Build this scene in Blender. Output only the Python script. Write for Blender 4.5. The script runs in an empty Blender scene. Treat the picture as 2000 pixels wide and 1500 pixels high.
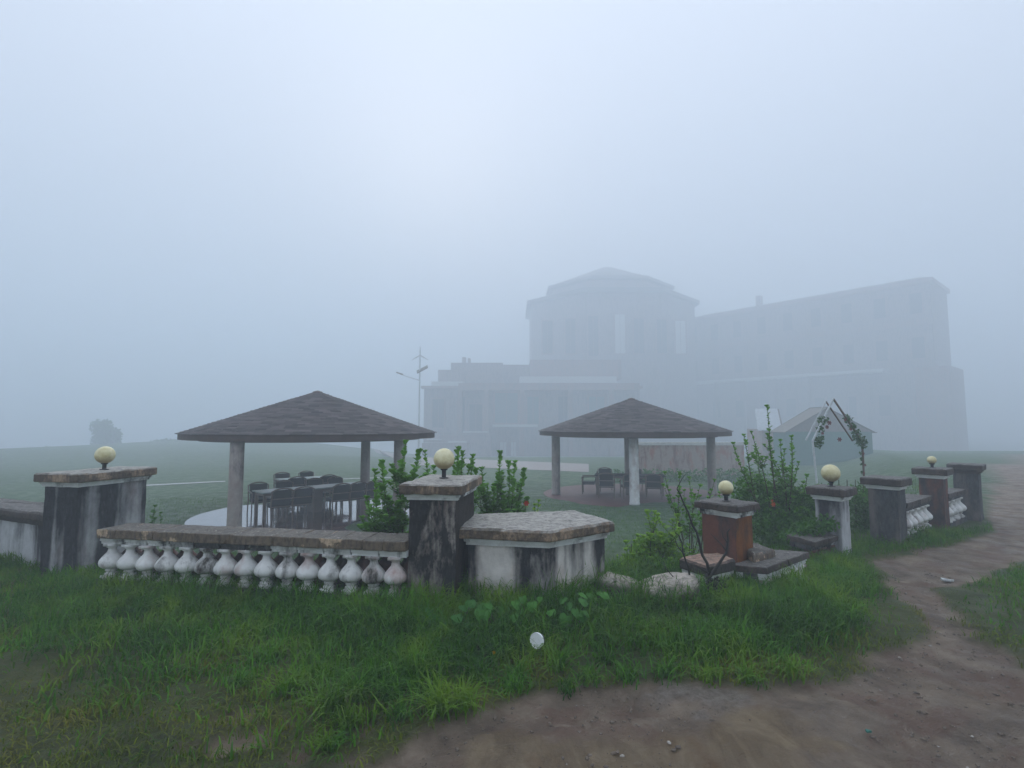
import bpy, math, random
import numpy as np
from mathutils import Vector, Matrix
rnd = random.Random(7)
rng = np.random.default_rng(11)
C = bpy.context.scene.collection
sc = bpy.context.scene
R = math.radians
PI = math.pi

# ------------------------------------------------------------------ camera, sky, sun, exposure
F = 1016.0; CX = 1000.0; CY = 750.0; HORIZON = 830.0; EYE = 1.6
PITCH = math.atan((HORIZON - CY) / F)
cam_data = bpy.data.cameras.new('camera'); cam = bpy.data.objects.new('camera', cam_data); C.objects.link(cam)
cam.location = (0, 0, EYE); cam.rotation_euler = (PI/2 + PITCH, 0, 0)
cam_data.sensor_width = 36.0; cam_data.lens = 36.0 * F / 2000.0
cam_data.clip_start = 0.05; cam_data.clip_end = 3000
sc.camera = cam

SUN_EL, SUN_AZ = R(27), R(-9)          # azimuth from +Y towards +X
world = bpy.data.worlds.new('World'); sc.world = world; world.use_nodes = True
wn = world.node_tree; wn.nodes.clear()
sky = wn.nodes.new('ShaderNodeTexSky'); sky.sky_type = 'NISHITA'; sky.sun_disc = False
sky.sun_elevation = SUN_EL; sky.sun_rotation = SUN_AZ
sky.air_density = 1.0; sky.dust_density = 3.0; sky.ozone_density = 1.5; sky.altitude = 900
hsv = wn.nodes.new('ShaderNodeHueSaturation'); hsv.inputs['Saturation'].default_value = 0.8
bg = wn.nodes.new('ShaderNodeBackground'); bg.inputs['Strength'].default_value = 0.10
wo = wn.nodes.new('ShaderNodeOutputWorld')
# cloud deck: most of the clear-sky texture is veiled by an even pale overcast
deck = wn.nodes.new('ShaderNodeMix'); deck.data_type = 'RGBA'; deck.inputs[0].default_value = 0.90
gm = wn.nodes.new('ShaderNodeNewGeometry'); sx = wn.nodes.new('ShaderNodeSeparateXYZ'); wn.links.new(gm.outputs['Incoming'], sx.inputs[0])
# CIE overcast sky: luminance (1 + 2 sin elevation) / 3 of the zenith
mr = wn.nodes.new('ShaderNodeMapRange'); mr.inputs['From Min'].default_value = 0; mr.inputs['From Max'].default_value = -1
mr.inputs['To Min'].default_value = 1/3; mr.inputs['To Max'].default_value = 1.0; wn.links.new(sx.outputs[2], mr.inputs['Value'])
dk_ = wn.nodes.new('ShaderNodeVectorMath'); dk_.operation = 'SCALE'; dk_.inputs[0].default_value = (8.7, 9.3, 10.7)
wn.links.new(mr.outputs[0], dk_.inputs['Scale']); wn.links.new(dk_.outputs[0], deck.inputs[7])
wn.links.new(sky.outputs[0], hsv.inputs['Color']); wn.links.new(hsv.outputs[0], deck.inputs[6]); wn.links.new(deck.outputs[2], bg.inputs[0]); wn.links.new(bg.outputs[0], wo.inputs[0])

sd = bpy.data.lights.new('sun', 'SUN'); sd.energy = 1.4; sd.angle = R(50); sd.color = (1.0, 0.95, 0.88)
sun = bpy.data.objects.new('sun', sd); C.objects.link(sun)
dirv = Vector((math.sin(SUN_AZ)*math.cos(SUN_EL), math.cos(SUN_AZ)*math.cos(SUN_EL), math.sin(SUN_EL)))
sun.rotation_euler = dirv.to_track_quat('Z', 'Y').to_euler(); sun.location = (0, 0, 40)

sc.view_settings.view_transform = 'Standard'; sc.view_settings.look = 'None'
sc.view_settings.gamma = 1; sc.view_settings.use_curve_mapping = False
sc.view_settings.exposure = 0.72
sc.cycles.max_bounces = 14; sc.cycles.volume_bounces = 12; sc.cycles.diffuse_bounces = 3
sc.cycles.transparent_max_bounces = 8
sc.cycles.use_denoising = True

HAZE_DENSITY = 0.0124

# ------------------------------------------------------------------ helpers
def ray(px, py):
    dy = py - CY
    c, s = math.cos(PITCH), math.sin(PITCH)
    return (px - CX, F*c + dy*s, F*s - dy*c)
def PZ(px, py, z):                    # pixel of the photograph -> point on the plane z
    d = ray(px, py); t = (z - EYE) / d[2]
    return Vector((d[0]*t, d[1]*t, z))
def PY(px, py, Y):                    # pixel of the photograph -> point at distance Y
    d = ray(px, py); t = Y / d[1]
    return Vector((d[0]*t, Y, EYE + d[2]*t))

def vnoise(x, y, z=None, seed=0):
    x = np.asarray(x, float); y = np.asarray(y, float)
    z = np.zeros_like(x) if z is None else np.asarray(z, float)
    xi, yi, zi = np.floor(x).astype(np.int64), np.floor(y).astype(np.int64), np.floor(z).astype(np.int64)
    fx, fy, fz = x-xi, y-yi, z-zi
    fx, fy, fz = fx*fx*(3-2*fx), fy*fy*(3-2*fy), fz*fz*(3-2*fz)
    def h(a, b, c):
        n = (a*374761393 + b*668265263 + c*2147483647 + seed*1274126177) & 0xFFFFFFFF
        n = ((n ^ (n >> 13)) * 1274126177) & 0xFFFFFFFF
        return ((n ^ (n >> 16)) & 0xFFFF) / 65535.0
    r = 0
    for a in (0, 1):
        for b in (0, 1):
            for c in (0, 1):
                w = (fx if a else 1-fx) * (fy if b else 1-fy) * (fz if c else 1-fz)
                r = r + w*h(xi+a, yi+b, zi+c)
    return r*2 - 1
def fbm(x, y, s, o=3, seed=0):
    r = 0; a = 1
    for k in range(o):
        r = r + a*vnoise(np.asarray(x)*s + 17*k, np.asarray(y)*s + 9*k, seed=seed+k); s *= 2.1; a *= .5
    return r
def sstep(a, b, x):
    t = np.clip((np.asarray(x, float)-a)/(b-a), 0, 1); return t*t*(3-2*t)

def mesh_obj(name, verts, faces, mats, parent=None, smooth=False, fmat=None, link=True):
    me = bpy.data.meshes.new(name)
    me.from_pydata([tuple(v) for v in verts], [], faces)
    for m in (mats if isinstance(mats, (list, tuple)) else [mats]): me.materials.append(m)
    if fmat is not None: me.polygons.foreach_set('material_index', fmat)
    if smooth: me.polygons.foreach_set('use_smooth', [True]*len(me.polygons))
    me.update()
    o = bpy.data.objects.new(name, me); C.objects.link(o)
    if parent: o.parent = parent
    return o
def np_mesh(name, verts, quads=None, tris=None, mat=None, parent=None, attrs=None, smooth=False):
    me = bpy.data.meshes.new(name)
    nq = 0 if quads is None else len(quads); nt = 0 if tris is None else len(tris)
    me.vertices.add(len(verts)); me.vertices.foreach_set('co', np.asarray(verts, np.float32).ravel())
    li = []
    if nq: li.append(np.asarray(quads, np.int32).ravel())
    if nt: li.append(np.asarray(tris, np.int32).ravel())
    li = np.concatenate(li); me.loops.add(len(li)); me.loops.foreach_set('vertex_index', li)
    starts = np.concatenate([np.arange(nq)*4, nq*4 + np.arange(nt)*3]).astype(np.int32)
    me.polygons.add(nq+nt); me.polygons.foreach_set('loop_start', starts)
    if smooth: me.polygons.foreach_set('use_smooth', np.ones(nq+nt, bool))
    for m in (mat if isinstance(mat, (list, tuple)) else [mat]): me.materials.append(m)
    me.update(calc_edges=True)
    for k, v in (attrs or {}).items():
        a = me.attributes.new(k, 'FLOAT', 'POINT'); a.data.foreach_set('value', np.asarray(v, np.float32))
    me.validate()
    o = bpy.data.objects.new(name, me); C.objects.link(o)
    if parent: o.parent = parent
    return o
def thing(name, label, cat, loc=(0,0,0), rz=0, group=None):
    o = bpy.data.objects.new(name, None); C.objects.link(o); o.empty_display_size = .1
    o.location = loc; o.rotation_euler = (0, 0, rz); o['label'] = label; o['category'] = cat
    if group: o['group'] = group
    return o
def tag(o, label, cat, group=None, kind=None):
    o['label'] = label; o['category'] = cat
    if group: o['group'] = group
    if kind: o['kind'] = kind
    return o
def dup(root, loc, rz, label, group=None):
    r = root.copy(); C.objects.link(r); r.location = loc; r.rotation_euler = (0, 0, rz); r['label'] = label
    if group: r['group'] = group
    for ch in list(root.children):
        c = ch.copy(); C.objects.link(c); c.parent = r
        for g in ch.children:
            d = g.copy(); C.objects.link(d); d.parent = c
    return r

class MB:
    def __init__(s): s.v = []; s.f = []; s.m = []
    def add(s, vs, fs, mi=0):
        b = len(s.v); s.v += [tuple(v) for v in vs]; s.f += [tuple(b+i for i in f) for f in fs]; s.m += [mi]*len(fs)
    def box(s, x0, x1, y0, y1, z0, z1, mi=0, M=None):
        vs = [(x, y, z) for z in (z0, z1) for y in (y0, y1) for x in (x0, x1)]
        if M: vs = [M @ Vector(v) for v in vs]
        s.add(vs, [(0,2,3,1), (4,5,7,6), (0,1,5,4), (2,6,7,3), (0,4,6,2), (1,3,7,5)], mi)
    def tube(s, pts, rad, n=8, mi=0, cap=True):
        pts = [Vector(p) for p in pts]; rs = rad if isinstance(rad, (list, tuple)) else [rad]*len(pts)
        vs = []; prev = None
        for i, p in enumerate(pts):
            t = (pts[min(i+1, len(pts)-1)] - pts[max(i-1, 0)]).normalized()
            if prev is None: u = t.cross(Vector((0,0,1)) if abs(t.z) < .9 else Vector((1,0,0))).normalized()
            else: u = (prev - t*prev.dot(t)).normalized()
            prev = u; w = t.cross(u)
            vs += [p + (u*math.cos(2*PI*k/n) + w*math.sin(2*PI*k/n))*rs[i] for k in range(n)]
        fs = [(i*n+k, i*n+(k+1) % n, (i+1)*n+(k+1) % n, (i+1)*n+k) for i in range(len(pts)-1) for k in range(n)]
        if cap: fs += [tuple(range(n-1, -1, -1)), tuple((len(pts)-1)*n+k for k in range(n))]
        s.add(vs, fs, mi)
    def lathe(s, prof, n=20, c=(0,0,0), mi=0, sx=1, sy=1):
        vs = [(c[0]+r*sx*math.cos(2*PI*k/n), c[1]+r*sy*math.sin(2*PI*k/n), c[2]+z) for r, z in prof for k in range(n)]
        m = len(prof)
        fs = [(i*n+k, i*n+(k+1) % n, (i+1)*n+(k+1) % n, (i+1)*n+k) for i in range(m-1) for k in range(n)]
        fs += [tuple(range(n-1, -1, -1)), tuple((m-1)*n+k for k in range(n))]
        s.add(vs, fs, mi)
    def prism(s, poly, z0, z1, mi=0):
        n = len(poly)
        vs = [(p[0], p[1], z0) for p in poly] + [(p[0], p[1], z1) for p in poly]
        s.add(vs, [tuple(range(n-1, -1, -1)), tuple(range(n, 2*n))] + [(i, (i+1) % n, n+(i+1) % n, n+i) for i in range(n)], mi)
    def build(s, name, mats, parent=None, smooth=False):
        return mesh_obj(name, s.v, s.f, mats, parent, smooth, s.m)

def ccw(poly):
    a = sum(poly[i][0]*poly[(i+1) % len(poly)][1] - poly[(i+1) % len(poly)][0]*poly[i][1] for i in range(len(poly)))
    return list(poly) if a > 0 else list(poly)[::-1]
def offset(poly, d):                       # inset (d>0) of a convex ccw polygon
    poly = ccw([(p[0], p[1]) for p in poly]); n = len(poly); out = []
    for i in range(n):
        a, b, c = Vector(poly[i-1]), Vector(poly[i]), Vector(poly[(i+1) % n])
        n1 = Vector((-(b-a).y, (b-a).x)).normalized(); n2 = Vector((-(c-b).y, (c-b).x)).normalized()
        bis = (n1+n2); k = d / max(.25, (1+n1.dot(n2)))
        out.append((b.x+bis.x*k, b.y+bis.y*k))
    return out
def rough_slab(name, poly, levels, mats, parent, step=.07, amp=.005, seed=0, grid=.09, matf=None):
    """Weathered masonry: levels = [(z, inset)], every ring resampled and jittered; a flat cap with a fan of inner points."""
    poly = ccw([(p[0], p[1]) for p in poly])
    base_n = []
    for i in range(len(poly)):
        a, b = poly[i], poly[(i+1) % len(poly)]; base_n.append(max(1, int(math.dist(a, b)/step)))
    zz = []
    for (z, ins), (z2, ins2) in zip(levels[:-1], levels[1:]):
        k = max(1, int(abs(z2-z)/step)) if abs(ins2-ins) < 1e-6 else 1
        for j in range(k): zz.append((z+(z2-z)*j/k, ins+(ins2-ins)*j/k))
    zz.append(levels[-1])
    vs = []; tot = sum(base_n); side = []
    for z, ins in zz:
        q = offset(poly, ins) if abs(ins) > 1e-9 else poly
        for i in range(len(q)):
            a, b = q[i], q[(i+1) % len(q)]
            for j in range(base_n[i]):
                t = j/base_n[i]; vs.append([a[0]+(b[0]-a[0])*t, a[1]+(b[1]-a[1])*t, z])
                if len(side) < tot: side.append(i)
    top = levels[-1]; q = offset(poly, top[1] + .03)
    c = (sum(p[0] for p in poly)/len(poly), sum(p[1] for p in poly)/len(poly))
    fs = []; fm = []
    for r in range(len(zz)-1):
        for k in range(tot):
            fs.append((r*tot+k, r*tot+(k+1) % tot, (r+1)*tot+(k+1) % tot, (r+1)*tot+k)); fm.append(matf(side[k]) if matf else 0)
    last = (len(zz)-1)*tot; prev = last
    for s_ in (.72, .4):
        b0 = len(vs)
        for k in range(tot):
            v = vs[last+k]; vs.append([c[0]+(v[0]-c[0])*s_, c[1]+(v[1]-c[1])*s_, v[2]])
        for k in range(tot):
            fs.append((prev+k, prev+(k+1) % tot, b0+(k+1) % tot, b0+k)); fm.append(0)
        prev = b0
    vs.append([c[0], c[1], top[0]])
    for k in range(tot): fs.append((prev+k, prev+(k+1) % tot, len(vs)-1)); fm.append(0)
    fs.append(tuple(range(tot-1, -1, -1))); fm.append(0)
    A = np.array(vs)
    for ax in range(3):
        A[:, ax] += amp*(vnoise(A[:, 0]*11+ax*7, A[:, 1]*11, A[:, 2]*11, seed=seed) + .7*vnoise(A[:, 0]*31+ax*7, A[:, 1]*31, A[:, 2]*31, seed=seed+3))
    return mesh_obj(name, A.tolist(), fs, mats, parent, False, fm)

# ------------------------------------------------------------------ materials
def newmat(name):
    m = bpy.data.materials.new(name); m.use_nodes = True
    n = m.node_tree; b = n.nodes['Principled BSDF']; return m, n, b
class NT:
    """tiny node builder on world position"""
    def __init__(s, n): s.n = n; s.pos = n.nodes.new('ShaderNodeNewGeometry').outputs['Position']
    def map(s, scale, loc=(0,0,0)):
        m = s.n.nodes.new('ShaderNodeMapping'); m.inputs['Scale'].default_value = scale; m.inputs['Location'].default_value = loc
        s.n.links.new(s.pos, m.inputs[0]); return m.outputs[0]
    def noise(s, scale, detail=4, rough=.6, vec=None, dist=0):
        t = s.n.nodes.new('ShaderNodeTexNoise'); t.inputs['Scale'].default_value = scale; t.inputs['Detail'].default_value = detail
        t.inputs['Roughness'].default_value = rough; t.inputs['Distortion'].default_value = dist
        s.n.links.new(vec if vec is not None else s.pos, t.inputs['Vector']); return t.outputs['Fac']
    def ramp(s, f, a, b, c0=(0,0,0), c1=(1,1,1)):
        r = s.n.nodes.new('ShaderNodeValToRGB'); r.color_ramp.elements[0].position = a; r.color_ramp.elements[1].position = b
        r.color_ramp.elements[0].color = (*c0, 1); r.color_ramp.elements[1].color = (*c1, 1)
        s.n.links.new(f, r.inputs[0]); return r.outputs[0]
    def mix(s, f, a, b, mode='MIX'):
        m = s.n.nodes.new('ShaderNodeMix'); m.data_type = 'RGBA'; m.blend_type = mode
        for val, i in ((f, 0), (a, 6), (b, 7)):
            if isinstance(val, (int, float)): m.inputs[i].default_value = val
            elif isinstance(val, tuple): m.inputs[i].default_value = (*val, 1)
            else: s.n.links.new(val, m.inputs[i])
        return m.outputs[2]
    def math(s, op, a, b=0.0):
        m = s.n.nodes.new('ShaderNodeMath'); m.operation = op; m.use_clamp = False
        for val, i in ((a, 0), (b, 1)):
            if isinstance(val, (int, float)): m.inputs[i].default_value = val
            else: s.n.links.new(val, m.inputs[i])
        return m.outputs[0]
    def attr(s, name):
        a = s.n.nodes.new('ShaderNodeAttribute'); a.attribute_name = name; return a.outputs['Fac']
    def normal_z(s):
        g = s.n.nodes.new('ShaderNodeNewGeometry'); x = s.n.nodes.new('ShaderNodeSeparateXYZ'); s.n.links.new(g.outputs['Normal'], x.inputs[0]); return x.outputs[2]
    def bump(s, b, h, strength=.4, dist=.02):
        u = s.n.nodes.new('ShaderNodeBump'); u.inputs['Strength'].default_value = strength; u.inputs['Distance'].default_value = dist
        s.n.links.new(h, u.inputs['Height']); s.n.links.new(u.outputs[0], b.inputs['Normal'])
def flat(name, col, rough=.7, metal=0, var=.25, scale=6):
    m, n, b = newmat(name); t = NT(n)
    c2 = tuple(c*(1-var) for c in col)
    n.links.new(t.mix(t.ramp(t.noise(scale), .35, .7), c2, col), b.inputs['Base Color'])
    b.inputs['Roughness'].default_value = rough; b.inputs['Metallic'].default_value = metal
    b.inputs['Specular IOR Level'].default_value = .25
    return m
def plaster(name, paint, mould, amount, stain=(.2,.09,.05), samt=.5, seed=0, speck=.5, band=0):
    """old plaster: paint with patches of mould that run down in streaks"""
    m, n, b = newmat(name); t = NT(n); off = (seed*3.1, seed*1.7, seed*.9)
    base = t.mix(t.ramp(t.noise(9, 5, .65, t.map((1,1,1), off)), .3, .75), tuple(c*.72 for c in paint), paint)
    st = t.ramp(t.noise(3.2, 5, .6, t.map((1,1,.45), (off[1],off[0],2))), .5, .68)
    base = t.mix(t.math('MULTIPLY', st, samt), base, stain)
    a = t.noise(3.6, 6, .62, t.map((1,1,.16), off), .4); c = t.noise(2.4, 6, .7, t.map((1,1,.6), (off[2],3,off[0])), .3)
    mk = t.math('ADD', t.math('MULTIPLY', a, .55), t.math('MULTIPLY', c, .45))
    lo = .62 - amount*.24
    if band:     # broad vertical mould bands, widest where rain runs off the coping
        sv = n.nodes.new('ShaderNodeSeparateXYZ'); n.links.new(t.pos, sv.inputs[0])
        drip = t.ramp(sv.outputs[2], .12, .62)
        bn = t.noise(3.1, 3, .55, t.map((1,1,.05), off), .25)
        mk = t.math('ADD', t.math('MULTIPLY', mk, .45), t.math('MULTIPLY', bn, .55))
        mk = t.math('ADD', mk, t.math('MULTIPLY', drip, band))
    mask = t.ramp(mk, lo-.035, lo+.05)
    fine = t.ramp(t.noise(38, 3, .7, t.map((1,1,.35))), .3, .75)
    dk = t.mix(fine, mould, tuple(min(1, c*2.6+.012) for c in mould))
    pale = t.ramp(t.noise(13, 5, .75, t.map((1,1,.28), (4,off[0],1))), .57, .72)
    dk = t.mix(t.math('MULTIPLY', pale, speck*.6), dk, tuple(c*.6 for c in paint))
    n.links.new(t.mix(mask, base, dk), b.inputs['Base Color'])
    b.inputs['Roughness'].default_value = .82; b.inputs['Specular IOR Level'].default_value = .3
    t.bump(b, t.noise(45, 6, .7), .5, .012)
    return m
def coping_mat(name, front=(.40,.28,.18), top=(.40,.38,.34), dark=(.02,.016,.014), seed=0, amt=.5):
    m, n, b = newmat(name); t = NT(n); off = (seed*2.3, seed, seed*1.1)
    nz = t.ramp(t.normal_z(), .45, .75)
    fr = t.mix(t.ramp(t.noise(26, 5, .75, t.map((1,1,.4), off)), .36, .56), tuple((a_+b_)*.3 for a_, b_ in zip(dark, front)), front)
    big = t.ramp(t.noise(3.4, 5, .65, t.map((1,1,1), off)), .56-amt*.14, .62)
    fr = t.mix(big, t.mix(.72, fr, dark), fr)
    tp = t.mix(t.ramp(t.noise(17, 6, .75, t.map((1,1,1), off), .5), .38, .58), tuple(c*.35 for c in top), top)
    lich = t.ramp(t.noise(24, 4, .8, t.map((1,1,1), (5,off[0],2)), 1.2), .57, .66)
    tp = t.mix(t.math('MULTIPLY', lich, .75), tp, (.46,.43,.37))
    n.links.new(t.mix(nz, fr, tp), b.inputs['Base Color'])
    b.inputs['Roughness'].default_value = .7
    t.bump(b, t.noise(40, 6, .75), .8, .015)
    return m

M = {}
M['trim'] = plaster('white_trim', (.78,.80,.78), (.02,.02,.02), .28, (.2,.17,.13), .45, 1, .7)
M['trim_dirty'] = plaster('grimy_trim', (.55,.56,.54), (.03,.03,.03), .85, (.15,.12,.1), .5, 2, .6)
M['black_mould'] = plaster('mouldy_plaster', (.46,.41,.37), (.012,.011,.012), .70, (.10,.035,.02), .85, 3, 1.0)
M['pillar_orange'] = plaster('orange_brown_paint', (.26,.095,.022), (.028,.016,.011), .46, (.13,.045,.014), .7, 4, .1)
M['wall_white'] = plaster('white_patchy_plaster', (.72,.68,.63), (.014,.014,.016), .47, (.42,.26,.18), .5, 6, .5, .07)
M['wall_grey'] = plaster('grey_stained_plaster', (.55,.56,.57), (.02,.02,.024), .36, (.17,.12,.1), .5, 8, .5, .05)
M['left_pillar'] = plaster('dark_left_plaster', (.42,.42,.42), (.015,.015,.018), .62, (.12,.07,.06), .6, 9, .5, .05)
M['pillar_side'] = plaster('blackened_orange_plaster', (.20,.075,.025), (.016,.012,.010), .72, (.13,.045,.014), .7, 33, .3, .04)
M['pillar_red'] = plaster('red_plaster', (.19,.07,.045), (.025,.02,.02), .5, (.10,.05,.04), .5, 12, .3)
M['pillar_dark'] = plaster('dark_grey_plaster', (.17,.15,.14), (.028,.03,.032), .7, (.12,.07,.05), .5, 14, .4)
M['coping'] = coping_mat('coping_stone')
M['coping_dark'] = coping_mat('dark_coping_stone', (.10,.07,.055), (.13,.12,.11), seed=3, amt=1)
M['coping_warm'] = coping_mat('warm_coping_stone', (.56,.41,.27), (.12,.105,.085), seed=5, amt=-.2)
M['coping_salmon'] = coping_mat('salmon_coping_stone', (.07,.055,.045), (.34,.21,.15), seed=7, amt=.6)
M['rock'] = coping_mat('pale_rock', (.36,.30,.25), (.48,.42,.36), seed=9, amt=.1)
M['baluster'] = plaster('baluster_paint', (.82,.82,.79), (.03,.025,.02), .24, (.26,.08,.05), .75, 15, .8)
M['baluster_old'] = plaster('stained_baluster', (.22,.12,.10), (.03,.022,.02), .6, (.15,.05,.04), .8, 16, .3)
def globe_mat():
    m, n, b = newmat('yellowed_globe'); t = NT(n)
    g = t.n.nodes.new('ShaderNodeTexCoord'); x = n.nodes.new('ShaderNodeSeparateXYZ'); n.links.new(g.outputs['Generated'], x.inputs[0])
    low = t.math('ADD', x.outputs[2], t.math('MULTIPLY', t.noise(22, 4, .7), .45))
    n.links.new(t.mix(t.ramp(low, .38, .72), (.34,.27,.13), t.mix(t.ramp(t.noise(14, 4), .4, .65), (.62,.55,.28), (.76,.71,.46))), b.inputs['Base Color'])
    b.inputs['Roughness'].default_value = .38; b.inputs['Subsurface Weight'].default_value = .15; b.inputs['Subsurface Radius'].default_value = (.05,.05,.04)
    return m
M['globe'] = globe_mat()
M['black_metal'] = flat('black_metal', (.025,.025,.028), .45)
M['column'] = plaster('column_plaster', (.40,.345,.31), (.10,.085,.08), .25, (.25,.16,.13), .6, 18, .4)
M['column_white'] = plaster('white_column_paint', (.85,.85,.83), (.16,.10,.08), .12, (.28,.15,.11), .5, 19, .5)
M['fascia'] = flat('brown_fascia', (.10,.062,.05), .55)
M['soffit'] = flat('soffit_boards', (.09,.07,.06), .8)
def shingle_mat():
    m, n, b = newmat('asphalt_shingles'); t = NT(n)
    a = t.attr('shade')
    c = t.mix(a, (.030,.024,.026), (.16,.128,.125))
    c = t.mix(t.math('MULTIPLY', t.ramp(t.noise(1.6, 4), .35, .7), .4), c, (.075,.07,.062))
    n.links.new(c, b.inputs['Base Color']); b.inputs['Roughness'].default_value = .75
    t.bump(b, t.noise(120, 2), .3, .004); return m
M['shingle'] = shingle_mat()
def floor_mat():
    m, n, b = newmat('wet_red_tiles'); t = NT(n)
    c = t.mix(t.ramp(t.noise(5, 4), .35, .7), (.085,.03,.025), (.15,.055,.045))
    br = n.nodes.new('ShaderNodeTexBrick'); br.inputs['Scale'].default_value = 3.2; br.inputs['Mortar Size'].default_value = .012
    br.inputs['Brick Width'].default_value = 1; br.inputs['Row Height'].default_value = 1; br.offset = 0
    n.links.new(t.pos, br.inputs['Vector'])
    n.links.new(t.mix(br.outputs['Fac'], c, (.06,.045,.04)), b.inputs['Base Color'])
    n.links.new(t.ramp(t.noise(2.2, 4), .3, .75, (.05,.05,.05), (.22,.22,.22)), b.inputs['Roughness'])
    b.inputs['Specular IOR Level'].default_value = .9; b.inputs['Coat Weight'].default_value = .8; b.inputs['Coat Roughness'].default_value = .05
    return m
M['tiles'] = floor_mat()
M['tiles_dull'] = flat('dull_red_tiles', (.17,.06,.05), .55, 0, .35, 4)
M['platform'] = plaster('platform_edge', (.30,.24,.21), (.06,.05,.045), .45, (.2,.1,.08), .5, 20, .4)
M['table_top'] = flat('grey_green_table_top', (.30,.38,.36), .3)
M['chair_frame'] = flat('brown_chair_frame', (.17,.12,.09), .5)
M['weave'] = flat('black_weave', (.010,.009,.011), .85)
M['chair_pale'] = flat('pale_chair_frame', (.42,.40,.37), .5)

def ground_mat():
    m, n, b = newmat('ground_soil_and_turf'); t = NT(n)
    dirt, clay, pale = t.attr('dirt'), t.attr('clay'), t.attr('pale')
    br = t.mix(t.ramp(t.noise(3.0, 8, .68), .3, .7), (.125,.088,.062), (.39,.30,.215))
    br = t.mix(t.math('MULTIPLY', t.ramp(t.noise(1.7, 7, .7, t.map((1,1,1),(3,8,0)), .6), .5, .6), .7), br, (.20,.115,.08))
    br = t.mix(t.ramp(t.noise(9, 7, .75, None, .8), .60, .72), br, (.40,.32,.24))
    br = t.mix(t.ramp(t.noise(16, 5, .7, None, .5), .27, .36, (1,1,1), (0,0,0)), br, (.045,.03,.022))
    cl = t.mix(t.ramp(t.noise(4.2, 6, .7, t.map((1,.45,1)), .7), .36, .66), (.18,.125,.07), (.38,.285,.175))
    cl = t.mix(t.ramp(t.noise(2.1, 4, .6, t.map((1,.5,1),(6,1,0))), .56, .7), cl, (.21,.125,.06))
    br = t.mix(clay, br, cl)
    br = t.mix(pale, br, t.mix(t.ramp(t.noise(18, 5, .8), .35, .65), (.15,.12,.095), (.36,.31,.26)))
    turf = t.mix(t.ramp(t.noise(2.1, 6, .7), .35, .68), (.028,.042,.005), (.11,.115,.018))
    turf = t.mix(t.ramp(t.noise(28, 4, .7), .42, .68), turf, (.06,.095,.014))
    sep = n.nodes.new('ShaderNodeSeparateXYZ'); n.links.new(t.pos, sep.inputs[0])
    far = t.ramp(t.math('MULTIPLY', sep.outputs[1], .02), .15, .24)
    lawn = t.mix(t.ramp(t.noise(.5, 6, .62), .3, .7), (.030,.085,.018), (.060,.130,.034))
    turf = t.mix(far, turf, lawn)
    n.links.new(t.mix(dirt, turf, br), b.inputs['Base Color'])
    n.links.new(t.ramp(t.noise(2.7, 5, .6, t.map((1,1,1),(1,4,0))), .4, .62, (.5,.5,.5), (.9,.9,.9)), b.inputs['Roughness'])
    b.inputs['Specular IOR Level'].default_value = .35
    h = t.math('ADD', t.noise(9, 10, .8, None, .5), t.math('MULTIPLY', t.noise(60, 4, .7), .3))
    t.bump(b, h, 1.0, .09); return m
M['ground'] = ground_mat()
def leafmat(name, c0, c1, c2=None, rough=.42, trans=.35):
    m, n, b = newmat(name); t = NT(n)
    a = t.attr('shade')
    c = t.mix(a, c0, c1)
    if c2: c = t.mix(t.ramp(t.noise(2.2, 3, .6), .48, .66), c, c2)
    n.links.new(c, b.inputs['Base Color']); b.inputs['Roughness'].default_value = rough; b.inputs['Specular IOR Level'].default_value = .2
    tr = n.nodes.new('ShaderNodeBsdfTranslucent'); n.links.new(t.mix(.5, c, (.12,.30,.02)), tr.inputs[0])
    mx = n.nodes.new('ShaderNodeMixShader'); mx.inputs[0].default_value = trans
    n.links.new(b.outputs[0], mx.inputs[1]); n.links.new(tr.outputs[0], mx.inputs[2])
    n.links.new(mx.outputs[0], n.nodes['Material Output'].inputs[0]); return m
M['grass'] = leafmat('grass_blades', (.006,.044,.002), (.085,.26,.008), (.13,.235,.010), .6, .3)
M['grass_dry'] = leafmat('olive_turf', (.03,.052,.003), (.17,.22,.014), (.17,.16,.02), .7, .2)
M['leaf'] = leafmat('hibiscus_leaf', (.03,.12,.014), (.17,.40,.05), None, .35, .35)
M['leaf_dark'] = leafmat('dark_leaf', (.02,.085,.012), (.09,.23,.035), None, .4, .3)
M['leaf_light'] = leafmat('light_leaf', (.11,.26,.02), (.30,.50,.05), None, .4, .4)
M['leaf_broad'] = leafmat('broad_weed_leaf', (.03,.13,.02), (.07,.22,.03), None, .5, .25)
M['stem'] = flat('green_brown_stem', (.085,.07,.045), .7)
M['bark_dark'] = flat('wet_black_bark', (.022,.02,.018), .55)
M['petal_red'] = flat('red_petal', (.50,.03,.02), .5)
M['petal_orange'] = flat('orange_petal', (.62,.14,.05), .5)
M['petal_yellow'] = flat('yellow_petal', (.75,.42,.02), .5)
M['white_plastic'] = flat('white_plastic', (.82,.84,.84), .3, 0, .05)
M['green_plastic'] = flat('green_plastic', (.06,.16,.09), .4)
M['white_tube'] = flat('white_steel_tube', (.62,.66,.68), .35, 0, .2, 12)
M['tin'] = flat('pale_tin_sheet', (.50,.54,.56), .4, .2)
M['tent_green'] = flat('teal_tent_cloth', (.04,.17,.13), .75)
M['tent_beige'] = flat('beige_tent_cloth', (.22,.20,.17), .8)
M['b_wall'] = plaster('palace_render', (.31,.23,.205), (.08,.055,.05), .45, (.30,.13,.09), .5, 22, .4)
M['b_wall2'] = plaster('palace_red_stained_render', (.33,.21,.18), (.10,.08,.075), .4, (.30,.10,.07), .7, 24, .4)
M['b_white'] = flat('palace_white_band', (.62,.61,.58), .8)
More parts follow.
